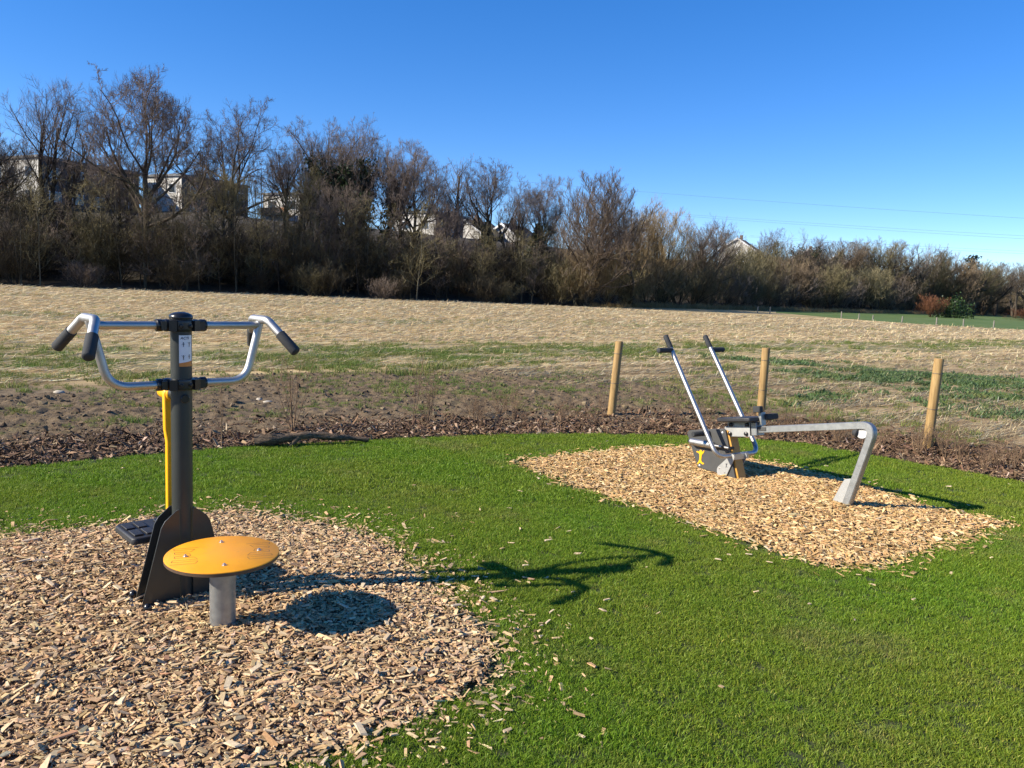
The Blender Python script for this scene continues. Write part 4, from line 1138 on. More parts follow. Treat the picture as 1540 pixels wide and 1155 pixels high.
def tree_proto(name, seed, stems, levels, split=1, env=None):
    """stems: (count, length, radius, spread, wander, up, lean); levels: dicts. Returns trunk and crown meshes, and points for ivy"""
    g = np.random.default_rng(seed)
    cnt, ln, rd, spread, wand, up = stems
    a = g.random(cnt) * 6.283; tilt = g.uniform(.3, 1, cnt) * spread if cnt > 1 else np.full(1, spread)
    d = np.stack([np.sin(tilt) * np.cos(a), np.sin(tilt) * np.sin(a), np.cos(tilt)], 1)
    pos = np.stack([np.cos(a), np.sin(a), np.zeros(cnt)], 1) * (rd * 1.4 if cnt > 1 else 0)
    L_ = np.full(cnt, ln) * g.uniform(.8, 1.1, cnt); R_ = np.full(cnt, rd) * g.uniform(.8, 1.1, cnt)
    pts, rr = grow(pos, d, L_, R_, 8, wand, up, .35, g)
    trunk = [tubes(pts, rr, 8)]; crown = []; ivy = [pts.reshape(-1, 3)]
    for li, s in enumerate(levels):
        pos, d, L_, R_ = spawn(pts, rr, L_, s['n'], s.get('t0', .2), s.get('t1', 1.0), s['a'][0], s['a'][1], s['l'], s.get('r', .6), s.get('tp', .3), g)
        R_ = np.maximum(R_, s.get('rmin', .006))
        if env is not None and li >= 1:          # keep the crown inside a rounded, uneven dome
            q_ = (pos - np.array([0, 0, env[0]])) / np.array([env[2], env[2], env[1]])
            az_ = np.arctan2(q_[:, 1], q_[:, 0]); rad_ = np.linalg.norm(q_, axis=1)
            kp = rad_ < (1 + .10 * np.sin(az_ * 3 + seed) + .08 * np.sin(az_ * 7 + q_[:, 2] * 5)) * g.uniform(.88, 1.04, len(pos))
            pos, d, L_, R_ = pos[kp], d[kp], L_[kp], R_[kp]
            L_ = L_ * np.clip(1.35 - .75 * rad_[kp], .35, 1)
        pts, rr = grow(pos, d, L_, R_, s.get('seg', 4), s.get('w', .15), s.get('up', .08), s.get('tip', .4), g)
        (trunk if li < split else crown).append(tubes(pts, rr, s.get('k', 3)))
        if li < 1: ivy.append(pts[:, :4].reshape(-1, 3))
    tm = np_mesh(name + '_trunk', *join(trunk), 4); cm = np_mesh(name + '_crown', *join(crown), 4)
    h = np.percentile(crown[-1][0][:, 2], 99.93)
    return dict(trunk=tm, crown=cm, h=float(h), ivy=np.concatenate(ivy))
A = lambda *d_: (R(d_[0]), R(d_[1]))
PROTO = {}
for s in (1, 2, 3):
    PROTO['oak%d' % s] = tree_proto('oak', 100 + s, (1, 7.0, .30, .05, .06, .05), [
        dict(n=13, t0=.44, a=A(14, 76), l=(.74, .94), r=.58, w=.13, up=.10, seg=6, k=6, tp=.12, tip=.3),
        dict(n=7, t0=.22, a=A(25, 58), l=(.45, .62), r=.55, w=.16, up=.09, seg=5, k=5, tp=.35),
        dict(n=6, t0=.2, a=A(25, 60), l=(.4, .65), r=.55, w=.2, up=.07, seg=4, k=3, tp=.3, rmin=.012),
        dict(n=6, t0=.15, a=A(25, 60), l=(.4, .7), r=.55, w=.2, up=.06, seg=3, k=3, tp=.3, rmin=.009),
        dict(n=12, t0=.1, a=A(20, 60), l=(.6, 1.0), r=.6, w=.2, up=.06, seg=2, k=2, tp=.2, rmin=.0046)], env=(8.6, 5.6, 5.4))
for s in (1, 2):
    PROTO['vase%d' % s] = tree_proto('vase', 140 + s, (3, 8.5, .20, .24, .07, .06), [
        dict(n=8, t0=.45, a=A(18, 48), l=(.45, .75), r=.55, w=.13, up=.13, seg=5, k=5, tp=.4, tip=.3),
        dict(n=6, t0=.2, a=A(20, 50), l=(.4, .65), r=.55, w=.16, up=.10, seg=4, k=3, tp=.3, rmin=.014),
        dict(n=6, t0=.15, a=A(22, 55), l=(.4, .65), r=.55, w=.2, up=.08, seg=3, k=3, tp=.3, rmin=.010),
        dict(n=12, t0=.1, a=A(20, 55), l=(.6, .95), r=.6, w=.18, up=.08, seg=2, k=2, tp=.2, rmin=.0050)], env=(8.2, 5.4, 4.3))
PROTO['ash'] = tree_proto('ash', 161, (1, 11, .26, .02, .03, .05), [
        dict(n=30, t0=.32, a=A(22, 42), l=(.28, .40), r=.34, w=.07, up=.13, seg=5, k=4, tp=.45, tip=.3),
        dict(n=9, t0=.15, a=A(18, 42), l=(.32, .55), r=.5, w=.1, up=.10, seg=3, k=3, tp=.4, rmin=.012),
        dict(n=7, t0=.15, a=A(18, 42), l=(.4, .65), r=.6, w=.13, up=.1, seg=2, k=2, tp=.3, rmin=.009)])
for s in (1, 2):
    PROTO['willow%d' % s] = tree_proto('willow', 180 + s, (5, 6.0, .17, .42, .10, .05), [
        dict(n=8, t0=.15, a=A(20, 60), l=(.55, .85), r=.5, w=.17, up=.10, seg=5, k=5, tp=.3, tip=.3),
        dict(n=7, t0=.15, a=A(20, 60), l=(.35, .6), r=.5, w=.18, up=.12, seg=4, k=3, tp=.3, rmin=.016),
        dict(n=8, t0=.1, a=A(18, 50), l=(.45, .8), r=.5, w=.16, up=.12, seg=3, k=2, tp=.3, rmin=.010),
        dict(n=8, t0=.1, a=A(15, 45), l=(.5, .85), r=.6, w=.15, up=.08, seg=2, k=2, tp=.2, rmin=.0085)], env=(4.8, 5.6, 4.6))
for s in (1, 2, 3):
    PROTO['pole%d' % s] = tree_proto('pole', 200 + s, (1 + (s == 2), 9.5, .062, .06, .04, .05), [
        dict(n=34, t0=.14, a=A(40, 80), l=(.16, .32), r=.4, w=.12, up=.05, seg=4, k=3, tp=.35, rmin=.016),
        dict(n=7, t0=.15, a=A(25, 65), l=(.3, .6), r=.5, w=.2, up=.04, seg=3, k=3, tp=.3, rmin=.010),
        dict(n=8, t0=.1, a=A(25, 65), l=(.45, .85), r=.6, w=.2, up=.03, seg=2, k=2, tp=.2, rmin=.009)], split=0)
for s in (1, 2, 3):
    PROTO['thicket%d' % s] = tree_proto('thicket', 220 + s, (13, 3.4, .045, .85, .12, .07), [
        dict(n=7, t0=.1, a=A(20, 60), l=(.45, .8), r=.55, w=.16, up=.10, seg=4, k=3, tp=.3, rmin=.016),
        dict(n=7, t0=.1, a=A(20, 60), l=(.4, .7), r=.55, w=.2, up=.08, seg=3, k=2, tp=.3, rmin=.012),
        dict(n=7, t0=.1, a=A(20, 60), l=(.45, .8), r=.6, w=.22, up=.05, seg=2, k=2, tp=.2, rmin=.010)], split=0)
for s in (1, 2):
    PROTO['sprig%d' % s] = tree_proto('sprig', 260 + s, (7, .62, .006, .35, .05, .03), [
        dict(n=5, t0=.25, a=A(15, 40), l=(.3, .55), r=.55, w=.07, up=.06, seg=4, k=3, tp=.3, rmin=.0022),
        dict(n=4, t0=.2, a=A(15, 45), l=(.3, .6), r=.6, w=.09, up=.04, seg=2, k=3, tp=.3, rmin=.0016)], split=0)
PROTO['whip'] = tree_proto('whip', 271, (2, 1.0, .0075, .12, .05, .02), [
        dict(n=7, t0=.2, a=A(18, 45), l=(.25, .45), r=.5, w=.07, up=.06, seg=4, k=3, tp=.3, rmin=.0024),
        dict(n=4, t0=.2, a=A(15, 45), l=(.3, .6), r=.6, w=.09, up=.04, seg=2, k=3, tp=.3, rmin=.0016)], split=0)

def ivy_mesh(pts, n_, rad, size, hmax, cols):
    p = pts[pts[:, 2] < hmax]; k = rng.integers(len(p), size=n_)
    c_ = p[k] + rng.normal(0, 1, (n_, 3)) * rad
    c_[:, 2] = np.maximum(c_[:, 2], .2)
    return leaf_cards(c_, size, cols)
def leaf_cards(c_, size, cols, flat=0.0):
    n_ = len(c_); a = unit(rng.normal(0, 1, (n_, 3)) * np.array([1, 1, 1 - flat])); b_ = unit(np.cross(a, rng.normal(0, 1, (n_, 3))))
    s_ = (size * rng.uniform(.6, 1.4, n_))[:, None]
    v_ = np.stack([c_ - a * s_, c_ + b_ * s_ * .6, c_ + a * s_, c_ - b_ * s_ * .6], 1)
    return np_mesh('leaves', v_.reshape(-1, 3), np.arange(n_ * 4).reshape(-1, 4), 4, np.repeat(palette(n_, cols, [1] * len(cols), .25), 4, 0))

def own_material(o, material):
    if not o.data.materials: o.data.materials.append(material)
    o.material_slots[0].link = 'OBJECT'; o.material_slots[0].material = material
def place(name, key, x, y, h, wide, rz, bark, twig, label, cat, group=None, ivy=None, z=None, sink=.15):
    pr = PROTO[key]
    zb = float(hill_z(x, y)) if z is None else z
    e_ = empty(name, (x, y, zb - sink), rz)
    s_ = (h + sink) / pr['h']; e_.scale = (s_ * wide, s_ * wide, s_)
    for part, mt in (('trunk', bark), ('crown', twig)):
        o = bpy.data.objects.new(part, pr[part]); COL.objects.link(o); o.parent = e_; own_material(o, M[mt])
    if ivy is not None:
        o = bpy.data.objects.new('ivy', ivy); COL.objects.link(o); o.parent = e_; own_material(o, M['leaf'])
    return tag(e_, label, cat, group)

IVY = [(.020, .036, .014), (.030, .050, .018), (.014, .026, .011)]
ivy_a = ivy_mesh(PROTO['oak2']['ivy'], 6500, .34, .12, 9.5, IVY)
ivy_b = ivy_mesh(PROTO['vase2']['ivy'], 7500, .34, .12, 8.2, IVY)
# skyline trees: x, y, height of the top above datum, kind
def top(name, key, x, y, ztop, wide, rz, twig, label, ivy=None, group=None, bark='bark_dark', cat='tree'):
    zb = float(hill_z(x, y)); place(name, key, x, y, ztop - zb, wide, rz, bark, twig, label, cat, group, ivy)
top('oak_tree', 'oak1', -50.5, 72, 16.5, .9, .4, 'twig_grey', 'bare oak cut by the edge left of the white flat roofed house')
top('oak_tree', 'vase1', -46.2, 76, 19.8, .95, 1.2, 'twig_grey', 'tall bare forked tree in front of the lit white house wall')
top('oak_tree', 'oak3', -33.9, 72, 19.9, 1.08, 2.0, 'twig_grey', 'largest bare oak with a wide spreading crown between two flat roofed houses')
top('oak_tree', 'oak1', -29.6, 82, 19.4, 1.0, 3.4, 'twig_grey', 'bare oak with dense fan crown behind the second flat roofed house')
top('bare_tree', 'vase2', -25.8, 88, 17.6, .9, .3, 'twig_grey', 'narrow bare tree between the fan crowned oak and the ivy covered trees')
top('ivy_tree', 'oak2', -20.7, 86, 19.6, 1.0, .9, 'twig_red', 'bare topped oak whose trunk and lower limbs are thick with dark ivy', ivy_a)
top('ivy_tree', 'vase2', -15.5, 84, 18.7, .85, 2.6, 'twig_grey', 'tall forked tree wrapped in dark ivy beside the white house', ivy_b)
top('oak_tree', 'oak3', -11.6, 84, 16.6, 1.0, 4.6, 'twig_grey', 'gnarled bare oak leaning over the white house with the flat roof')
top('bare_tree', 'oak1', -9.6, 92, 13.6, .8, 1.0, 'twig_grey', 'low bare tree standing right in front of the white house wall')
top('oak_tree', 'oak1', -27.6, 93, 17.6, .9, 5.2, 'twig_grey', 'bare oak behind the house with the orange balcony')
top('bare_tree', 'vase1', -23.3, 90, 18.4, .8, 2.4, 'twig_grey', 'narrow bare tree pressed against the left side of the ivy covered oak')
top('ivy_tree', 'vase2', -18.2, 88, 18.8, .8, 4.4, 'twig_red', 'forked tree with ivy columns between the two largest ivy trees', ivy_b)
top('oak_tree', 'oak2', -13.6, 89, 17.4, .75, 3.9, 'twig_grey', 'small crowned bare oak between the ivy trees and the white house')
top('ash_tree', 'ash', -7.2, 92, 17.1, 1.2, 0, 'twig_red', 'upright slender tree with fine ascending twigs beside the white house')
top('oak_tree', 'oak2', -2.6, 95, 17.0, 1.05, 2.2, 'twig_grey', 'round crowned bare oak above the white gabled houses')
top('bare_tree', 'oak3', 3.0, 97, 15.6, 1.0, 5.5, 'twig_grey', 'bare tree between the round crowned oak and the big willow')
top('bare_tree', 'vase1', 0.3, 92, 13.4, .9, 3.3, 'twig_grey', 'low forked bare tree left of the big willow')
top('willow_tree', 'willow1', 7.0, 84, 14.4, 1.15, 1.7, 'twig_red', 'largest willow with reddish brown upswept twigs at the field edge')
top('willow_tree', 'willow2', 13.4, 92, 12.9, 1.1, .2, 'twig_gold', 'brown willow leaning right beside the largest willow')
top('willow_tree', 'willow1', 19.2, 101, 13.4, 1.1, 4.2, 'twig_gold', 'broad grey brown willow in the middle of the field edge')
top('willow_tree', 'willow2', 25.6, 112, 13.2, 1.05, 3.0, 'twig_red', 'rounded willow left of the gabled house with white bargeboards')
top('bare_tree', 'oak2', 32.3, 124, 13.4, 1.0, 1.4, 'twig_grey', 'bare tree touching the gabled house with white bargeboards')
top('oak_tree', 'oak1', 48.2, 150, 15.2, .85, 2.9, 'twig_grey', 'small round bare oak just right of the gabled house')
top('ivy_tree', 'vase2', 54.4, 150, 15.6, 1.05, .5, 'twig_grey', 'bare forked tree with ivy on its lower limbs beneath the power lines', ivy_b)
top('oak_tree', 'vase1', 58.8, 152, 14.2, 1.0, 2.1, 'twig_grey', 'bare tree right of the ivy hung tree beneath the power lines')
FAR = [(70, 168, 13.2, 'willow1'), (76, 176, 14.0, 'oak3'), (82, 178, 14.9, 'oak2'), (87.5, 182, 14.6, 'vase1'), (93, 184, 14.4, 'willow2'), (100, 190, 14.0, 'willow1'), (105.5, 190, 13.2, 'willow2'), (112, 203, 13.6, 'oak1'), (121, 206, 12.4, 'willow1'), (129, 214, 12.2, 'willow2'), (136, 220, 13.2, 'oak3'), (143, 232, 14.4, 'ash'), (149, 232, 14.2, 'vase1'), (158, 240, 13.8, 'oak1'), (168, 250, 14, 'willow2'), (178, 262, 14, 'oak2'), (188, 272, 14, 'willow1'), (198, 284, 14, 'oak3')]
for k, (x, y, zt, key) in enumerate(FAR):
    top('bare_tree', key, x, y, zt + 2.0, 1.25, k * 1.7, ['far_red', 'far_grey', 'far_olive'][k % 3], '%s %s in the distant belt beyond the green pasture' % (['reddish', 'grey', 'olive'][k % 3], {'w': 'bushy willow', 'o': 'bare oak', 'v': 'forked bare tree', 'a': 'slender upright tree'}[key[0]]), None, 'distant %s %s' % (['reddish', 'grey', 'olive'][k % 3], {'w': 'willows', 'o': 'oaks', 'v': 'forked trees', 'a': 'upright trees'}[key[0]]))

# airy middle-sized trees on the slope between the thickets and the houses
k = 0
for x in np.arange(-56, 8, 2.1):
    y = float(np.interp(x, _ex, _ey)); xx = x + rng.uniform(-.9, .9); yy = y + rng.uniform(8, 22)
    key = ['pole1', 'vase1', 'pole3', 'oak2', 'pole2'][k % 5]
    k += 1
    if -17 < xx < -7.5: continue
    zt = np.interp(xx, [-56, -30, 0, 8], [13.5, 13.2, 11.5, 11]) + rng.uniform(-1.6, 1.2)
    tw = ['twig_grey', 'twig_red', 'twig_olive'][k % 3]
    place('slope_tree', key, xx, yy, max(zt - float(hill_z(xx, yy)), 4.5), 1.0 if key[0] == 'p' else .8, k * 1.9, 'bark_dark', tw,
          '%s %s on the wooded slope in front of the houses' % ({'g': 'grey', 'r': 'reddish', 'o': 'olive'}[tw[5]], {'p': 'slender bare tree', 'v': 'forked bare tree', 'o': 'small bare oak'}[key[0]]), 'tree',
          '%s %s on the slope' % ({'g': 'grey', 'r': 'reddish', 'o': 'olive'}[tw[5]], {'p': 'slender trees', 'v': 'forked trees', 'o': 'small oaks'}[key[0]]))

# pale-stemmed saplings and thickets along the wood edge
def along(u):
    return float(np.interp(u, np.linspace(0, 1, len(_EX)), _EX)), float(np.interp(u, np.linspace(0, 1, len(_EX)), _EY))
_seg = [(-60, 59), (-45.2, 59.5), (-39.5, 59.1), (-31.4, 63.3), (-22, 68.1), (-10.7, 70.9), (3.1, 79.9)]
_EX = [q[0] for q in _seg]; _EY = [q[1] for q in _seg]
k = 0
for x in np.arange(-55, 1.5, 1.2):
    y = float(np.interp(x, _ex, _ey))
    xx = x + rng.uniform(-.6, .6); yy = y + rng.uniform(1.2, 6.5)
    h_ = rng.uniform(6.5, 10.0) if x < -8 else rng.uniform(5.5, 8.5)
    place('sapling_tree', 'pole%d' % (1 + k % 3), xx, yy, h_, rng.uniform(1.0, 1.5), rng.random() * 6.28, 'bark_pale' if k % 3 else 'bark_dark', ['twig_olive', 'twig_dark', 'twig_olive', 'twig_red'][k % 4],
          ['slender dark stemmed sapling with side twigs in the shaded wood edge', 'slender pale stemmed sapling with side twigs in the shaded wood edge'][k % 3 > 0], 'tree', ['dark stemmed saplings along the wood edge', 'pale stemmed saplings along the wood edge'][k % 3 > 0])
    k += 1
k = 0
for row, (dy0, dy1, h0, h1, st) in enumerate(((.8, 3, 2.4, 4.2, 3.2), (5, 10, 4.6, 6.6, 2.6), (11, 18, 4.4, 6.2, 2.7), (19, 27, 2.8, 4.4, 3.2))):
    for x in np.arange(-58, 6, st):
        y = float(np.interp(x, _ex, _ey)); xx = x + rng.uniform(-1.2, 1.2); yy = y + rng.uniform(dy0, dy1)
        if row == 0 and rng.random() < .25: continue
        place('thicket_shrub', 'thicket%d' % (1 + k % 3), xx, yy, rng.uniform(h0, h1), rng.uniform(1.0, 1.5), rng.random() * 6.28, 'bark_dark', ['twig_dark', 'twig_dark', 'twig_olive', 'twig_dark', 'twig_red'][k % 5],
              '%s bare thicket %s under the tall trees' % (['dark', 'dark', 'olive', 'dark', 'red brown'][k % 5], ['low at the field edge', 'behind the saplings', 'halfway up the slope', 'high on the slope below the houses'][row]), 'shrub', '%s thickets %s' % (['dark', 'dark', 'olive', 'dark', 'red brown'][k % 5], ['at the field edge', 'behind the saplings', 'halfway up the slope', 'high on the slope'][row]))
        k += 1
for k, (x, y, h_) in enumerate([(-60, 84, 6.5), (-57, 87, 7.0), (-54, 85, 6.8), (-51, 82, 6.2), (-62, 89, 7.2)]):
    place('thicket_shrub', 'thicket%d' % (1 + k % 3), x, y, h_, 1.3, k * 1.7, 'bark_dark', 'twig_dark', 'tall dark thicket below the sunlit end wall of the white house', 'shrub', 'tall thickets below the white house')
# lit olive and brown thickets from the willows on to the pasture
mid = [(4.5, 80.5, 5.5, 'twig_olive'), (7.5, 83, 6.5, 'twig_gold'), (10.5, 88.5, 6.5, 'twig_olive'), (13, 91, 5.5, 'twig_olive'), (16, 94.5, 6.5, 'twig_gold'), (18.5, 98.5, 6, 'twig_olive'), (21.5, 101.5, 6.5, 'twig_olive'), (24, 104, 6, 'twig_gold'), (27, 107, 7, 'twig_olive'), (30, 110, 7, 'twig_red'), (33, 113, 6.5, 'twig_olive'), (36, 116, 6.5, 'twig_olive'), (9, 92, 8, 'twig_dark'), (15, 100, 8.5, 'twig_olive'), (21, 107, 9, 'twig_olive'), (27, 114, 9, 'twig_red'), (33, 120, 9.5, 'twig_olive'), (38, 124, 9, 'twig_olive')]
for k, (x, y, h_, tw) in enumerate(mid):
    place('thicket_shrub', 'thicket%d' % (1 + k % 3), x, y + 1, h_, 1.15, k * 1.3, 'bark_dark', tw, 'sunlit %s thicket at the foot of the willows' % {'twig_olive': 'olive', 'twig_gold': 'golden brown', 'twig_red': 'reddish', 'twig_dark': 'dark brown'}[tw], 'shrub', '%s thickets below the willows' % tw[5:])
far = []
for x in np.arange(40, 225, 3.6):
    y = float(np.interp(x, _ex, _ey))
    far.append((x + rng.uniform(-1, 1), y + rng.uniform(2, 6), rng.uniform(6, 9.5))); far.append((x + rng.uniform(-1, 1), y + rng.uniform(9, 18), rng.uniform(8.5, 12)))
for k, (x, y, h_) in enumerate(far):
    place('thicket_shrub', ['thicket1', 'thicket2', 'thicket3', 'willow1', 'willow2'][k % 5], x, y, h_, 1.25, k * .9, 'bark_dark', ['far_gold', 'far_olive', 'far_olive', 'far_red', 'far_grey'][(k * 7) % 5],
          '%s bushy thicket %s the far side of the pasture' % (['golden', 'olive', 'green brown', 'reddish', 'greyish'][(k * 7) % 5], ['along', 'behind the bushes on'][k % 2]), 'shrub', '%s thickets %s the pasture' % (['golden', 'olive', 'green brown', 'reddish', 'greyish'][(k * 7) % 5], ['beside', 'behind'][k % 2]))
# evergreen bush, reddish bushes, cedar and garden conifers
def leaf_bush(name, x, y, h, w, cols, label, n_=1600, size=.16):
    g = rng.normal(0, 1, (n_, 3)); g = unit(g) * (rng.random((n_, 1)) ** .4)
    g[:, 2] = np.abs(g[:, 2]); lump = 1 + .25 * np.sin(g[:, 0:1] * 7 + 1) * np.cos(g[:, 1:2] * 6)
    c_ = g * lump * np.array([w, w, h])
    e_ = empty(name, (x, y, 0)); o = link('foliage', leaf_cards(c_, size, cols), M['leaf'], e_)
    m_ = MB(); m_.tube([(0, 0, -.1), (.05, 0, h * .3), (.1, .05, h * .7)], [.09, .07, .03], 8); m_.build('stem', M['bark_dark'], e_, 60)
    tag(e_, label, 'bush')
leaf_bush('evergreen_bush', 71.8, 127, 3.6, 3.0, [(.030, .060, .016), (.045, .085, .022), (.022, .042, .012)], 'dark green rounded evergreen bush at the far edge of the pasture')
place('russet_shrub', 'thicket2', 67.6, 126, 3.8, 1.3, .7, 'bark_dark', 'twig_rust', 'reddish brown bare bush next to the green evergreen bush', 'bush', z=0)
place('brush_heap', 'thicket1', 86.8, 131, 3.0, 1.9, 2.2, 'bark_dark', 'twig_rust', 'low rust brown bush at the far edge of the pasture near the grey posts', 'bush', z=0)
def conifer(x, y, h, w, label, name='conifer', layers=16, n_=2400):
    zb = float(hill_z(x, y)); e_ = empty(name, (x, y, zb - .1))
    m_ = MB(); m_.tube([(0, 0, 0), (0, 0, h * .6), (0, 0, h)], [.16, .09, .02], 8); m_.build('trunk', M['bark_dark'], e_, 60)
    t = rng.random(n_) ** .8; lv = np.floor(t * layers) / layers; a = rng.random(n_) * 6.283; r_ = w * (1 - lv) ** .85 * np.sqrt(rng.random(n_)) * (1 + .25 * np.sin(a * 5 + lv * 30))
    c_ = np.stack([r_ * np.cos(a), r_ * np.sin(a), .06 * h + lv * h * .92 - r_ * .28 + rng.normal(0, .06, n_)], 1)
    link('crown', leaf_cards(c_, .2, [(.014, .028, .014), (.022, .04, .018), (.010, .02, .011)], .5), M['leaf'], e_)
    tag(e_, label, 'tree')
conifer(-4.2, 103, 5.6, 1.8, 'dark garden conifer left of the round crowned oak')
conifer(2.6, 108, 6.0, 2.2, 'dark garden conifer between the gabled houses and the willow')
def cedar(x, y, h):
    zb = float(hill_z(x, y)); e_ = empty('cedar_tree', (x, y, zb - .1))
    m_ = MB(); m_.tube([(0, 0, 0), (.2, 0, h * .5), (.1, 0, h)], [.3, .2, .05], 8); m_.build('trunk', M['bark_dark'], e_, 60)
    cs = []
    for k_ in range(11):
        a = k_ * 2.4; zz = h * (.45 + .053 * k_); rr_ = 3.4 * (1.05 - .085 * k_)
        for q in range(150):
            u = rng.random() ** .7; cs.append((math.cos(a) * rr_ * u + rng.normal(0, .7), math.sin(a) * rr_ * u + rng.normal(0, .7), zz + u * .35 + rng.normal(0, .32)))
    link('crown', leaf_cards(np.array(cs), .26, [(.016, .032, .02), (.024, .044, .026)], .7), M['leaf'], e_)
    tag(e_, 'dark flat layered cedar rising above the distant bare trees', 'tree')
cedar(114.5, 197, 14.6 - float(hill_z(114.5, 197)))

# ------------------------------------------------------------------ saplings and dry shrubs on the mulch
for k, (x, y, h_, key, lb) in enumerate([(-2.29, 7.99, .95, 'sprig1', 'young shrub of thin upright twigs behind the dead branch'), (-1.12, 8.62, 1.15, 'whip', 'tall thin whip sapling with few twigs at the mulch edge'), (-.95, 8.75, .7, 'sprig2', 'small bare twig shrub beside the tall whip sapling'), (-2.66, 6.98, .95, 'whip', 'thin dark whip sapling right behind the dark pole'), (-3.63, 6.55, .35, 'sprig1', 'small dry sprig in the mulch left of the yellow swing arm'), (.05, 9.2, .5, 'sprig2', 'low dry sprig in the mulch left of the first timber post')]):
    place('young_shrub', key, x, y, h_, 1.0 if key != 'whip' else .9, k * 1.1, 'dry_stem', 'dry_stem', lb, 'shrub', z=0, sink=.02)
pos_ = [(3.55, 8.95), (3.72, 8.6), (3.95, 8.85), (4.05, 8.35), (4.3, 8.75), (4.42, 8.2), (4.6, 8.5), (4.75, 7.95), (4.95, 8.3), (5.0, 7.75), (5.2, 8.05), (5.3, 7.45), (5.5, 7.75), (5.6, 7.2), (5.85, 7.3), (2.95, 9.15), (3.25, 9.3), (.6, 9.1), (1.0, 9.25), (-.35, 8.75)]
pos_ += [(float(x_), float(y_)) for x_, y_ in zip(rng.uniform(3.0, 6.4, 30), rng.uniform(0, 1, 30))]
pos_ = [(x_, y_ if y_ > 1.01 else float(np.interp(x_, [2.8, 3.27, 3.8, 4.84, 6.5], [9.0, 8.75, 8.35, 7.4, 5.6])) + .15 + y_ * 1.05) for x_, y_ in pos_] + [(float(x_), float(np.interp(x_, [-.5, 1, 3], [8.4, 8.9, 9.0]) + y_)) for x_, y_ in zip(rng.uniform(-.5, 2.8, 12), rng.uniform(.25, 1.4, 12))]
for k, (x, y) in enumerate(pos_):
    place('dry_shrub', 'sprig%d' % (1 + k % 2), x, y, rng.uniform(.2, .42), rng.uniform(1.1, 1.7), k * 2.3, 'dry_stem', 'dry_stem', 'knee high dry twiggy shrub planted in the bark mulch', 'shrub', 'dry shrubs in the mulch', z=0, sink=.02)

# ------------------------------------------------------------------ houses on the hill
def house(x, y, rz, w, d_, ztop, label, roof='flat', wins=(), wall='plaster', drop=6.5, ridge=0.0, balcony=None, roofmat='roof_tile', shade_clad=True):
    """near corner at (x,y); +x runs along the shaded facade, +y along the sunlit end wall; ztop is the eaves level"""
    z0 = ztop - drop
    e_ = empty('hill_house', (x, y, z0), rz)
    m_ = MB()
    if roof == 'flat':
        m_.box((w / 2, d_ / 2, drop / 2), (w, d_, drop)); m_.build('wall', M[wall], e_, 30)
        m_ = MB(); m_.box((w / 2, d_ / 2, drop + .16), (w + .5, d_ + .5, .32)); m_.build('roof', M['roof_edge'], e_, 30)
    else:
        m_.prism([(0, 0), (d_, 0), (d_, drop), (d_ / 2, drop + ridge), (0, drop)], lambda p: (0, p[0], p[1]), lambda p: (w, p[0], p[1])); m_.build('wall', M[wall], e_, 30)
        sl = ridge / (d_ / 2); t_ = .22
        m_ = MB()
        m_.prism([(-.5, drop - .5 * sl + .02), (d_ / 2, drop + ridge + .02), (d_ + .5, drop - .5 * sl + .02), (d_ + .5, drop - .5 * sl + t_), (d_ / 2, drop + ridge + t_ + .04), (-.5, drop - .5 * sl + t_)], lambda p: (-.35, p[0], p[1]), lambda p: (w + .35, p[0], p[1]))
        rf = m_.build('roof', M[roofmat], e_, 30)
        m_ = MB()
        m_.prism([(-.52, drop - .5 * sl - .14), (d_ / 2, drop + ridge - .14), (d_ + .52, drop - .5 * sl - .14), (d_ + .52, drop - .5 * sl + t_ + .01), (d_ / 2, drop + ridge + t_ + .06), (-.52, drop - .5 * sl + t_ + .01)], lambda p: (-.42, p[0], p[1]), lambda p: (-.352, p[0], p[1])); m_.build('bargeboard', M['frame_white'], rf, 30)
        m_ = MB(); m_.box((w * .45, d_ * .5, drop + ridge + .5), (.6, .6, 1.2)); m_.build('chimney', M['roof_brown'], rf, 30)
    if shade_clad:  # dark board on the facade side only, its shade painted into the colour
        m_ = MB(); m_.box((w / 2, -.03, drop / 2), (w - .02, .06, drop - .02)); m_.build('shade_cladding', M['shade_cladding'], e_, 30)
    for side, u, v, ww, hh in wins:
        if side == 'f': c_, s1, s2 = (u, -.05, v), (ww, .14, hh), (ww - .16, .04, hh - .16); c2 = (u, -.12, v)
        else: c_, s1, s2 = (-.02, u, v), (.10, ww, hh), (.04, ww - .16, hh - .16); c2 = (-.068, u, v)
        m_ = MB(); m_.box(c_, s1); wf = m_.build('window', M['frame_white'], e_, 30)
        m_ = MB(); m_.box(c2, s2); m_.build('pane', M['glass'], wf, 30)
    if balcony:
        m_ = MB(); m_.box((-.7, balcony[0], balcony[2]), (1.3, balcony[1], .18)); m_.box((-1.3, balcony[0], balcony[2] + .55), (.08, balcony[1], 1.0)); m_.build('balcony', M['balcony'], e_, 30)
    tag(e_, label, 'house')
HR = math.atan2(.89, .45)
two = lambda side, us, vs_, ww=1.3, hh=1.3: [(side, u, v, ww, hh) for u in us for v in vs_]
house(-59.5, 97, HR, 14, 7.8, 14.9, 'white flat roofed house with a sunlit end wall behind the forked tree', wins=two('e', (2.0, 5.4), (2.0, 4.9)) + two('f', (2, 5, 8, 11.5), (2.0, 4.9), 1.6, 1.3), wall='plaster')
house(-46.6, 108, HR, 12, 7.5, 14.8, 'pale flat roofed house behind the widest oak', wins=two('e', (1.8, 5.2), (2.0, 4.9)) + two('f', (2, 5, 8, 10.5), (2.0, 4.9)))
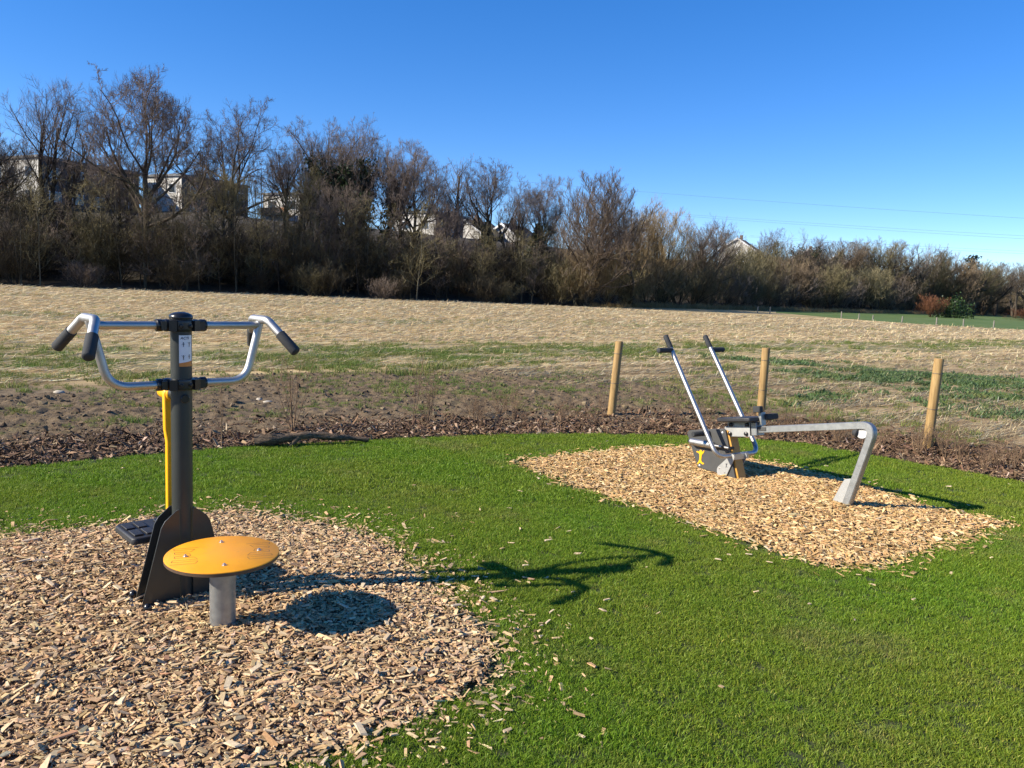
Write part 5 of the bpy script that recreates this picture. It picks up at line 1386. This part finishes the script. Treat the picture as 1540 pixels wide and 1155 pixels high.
house(-33.4, 119, HR, 9, 7.5, 14.2, 'white house with an orange balcony between the bare oaks', wins=two('e', (1.6, 5.6), (2.0, 4.9), 1.7, 1.4) + two('f', (2, 5, 7.5), (2.0, 4.9)), balcony=(4.2, 5.0, 3.4))
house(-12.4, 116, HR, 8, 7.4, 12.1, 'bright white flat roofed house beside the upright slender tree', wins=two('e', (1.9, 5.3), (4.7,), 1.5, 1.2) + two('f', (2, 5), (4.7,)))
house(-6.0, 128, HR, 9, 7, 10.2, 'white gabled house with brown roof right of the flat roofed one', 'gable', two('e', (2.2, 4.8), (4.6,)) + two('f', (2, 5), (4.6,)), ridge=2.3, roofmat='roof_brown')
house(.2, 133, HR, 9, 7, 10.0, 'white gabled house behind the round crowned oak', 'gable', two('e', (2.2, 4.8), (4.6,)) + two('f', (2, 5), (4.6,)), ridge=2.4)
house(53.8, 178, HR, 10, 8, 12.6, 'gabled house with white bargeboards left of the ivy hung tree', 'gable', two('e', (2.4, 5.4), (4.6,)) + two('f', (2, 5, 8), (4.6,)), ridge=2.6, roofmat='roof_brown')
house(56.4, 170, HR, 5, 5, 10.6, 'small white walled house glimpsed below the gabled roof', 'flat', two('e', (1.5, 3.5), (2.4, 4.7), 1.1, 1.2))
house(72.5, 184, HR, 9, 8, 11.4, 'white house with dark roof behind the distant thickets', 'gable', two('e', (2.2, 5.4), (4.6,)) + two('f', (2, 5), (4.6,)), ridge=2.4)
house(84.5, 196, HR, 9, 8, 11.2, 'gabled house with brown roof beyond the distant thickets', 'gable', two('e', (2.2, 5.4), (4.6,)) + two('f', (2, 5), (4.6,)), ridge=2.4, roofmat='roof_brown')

# ------------------------------------------------------------------ power lines crossing the sky
def cable(a, b_, sag, label):
    a, b_ = Vector(a), Vector(b_); d_ = b_ - a
    a2, b2 = a - d_ * .5, b_ + d_ * .6
    pts_ = []
    for k_ in range(33):
        u = k_ / 32; p_ = a2.lerp(b2, u); p_.z -= sag * (1 - (2 * u - 1) ** 2); pts_.append(p_)
    m_ = MB(); m_.tube(pts_, .030, 5); tag(m_.build('power_line', M['cable'], None, 60), label, 'power line', 'power lines over the hill')
cable((49.2, 330, 45.2), (172.9, 270, 34.5), 1.5, 'single topmost power line crossing the sky above the far trees')
cable((70.7, 330, 36.4), (173.7, 270, 28.3), 1.2, 'power line of the middle pair, upper of the two')
cable((70.7, 331, 35.8), (173.8, 271, 27.4), 1.2, 'power line of the middle pair, lower of the two')
cable((128.9, 330, 27.9), (174.3, 270, 22.8), .8, 'power line of the lower pair, upper of the two')
cable((128.9, 331, 27.3), (174.5, 271, 22.0), .8, 'power line of the lower pair, lower of the two')
cable((188.6, 330, 20.6), (194.5, 300, 18.7), .3, 'short power line just above the farthest trees')
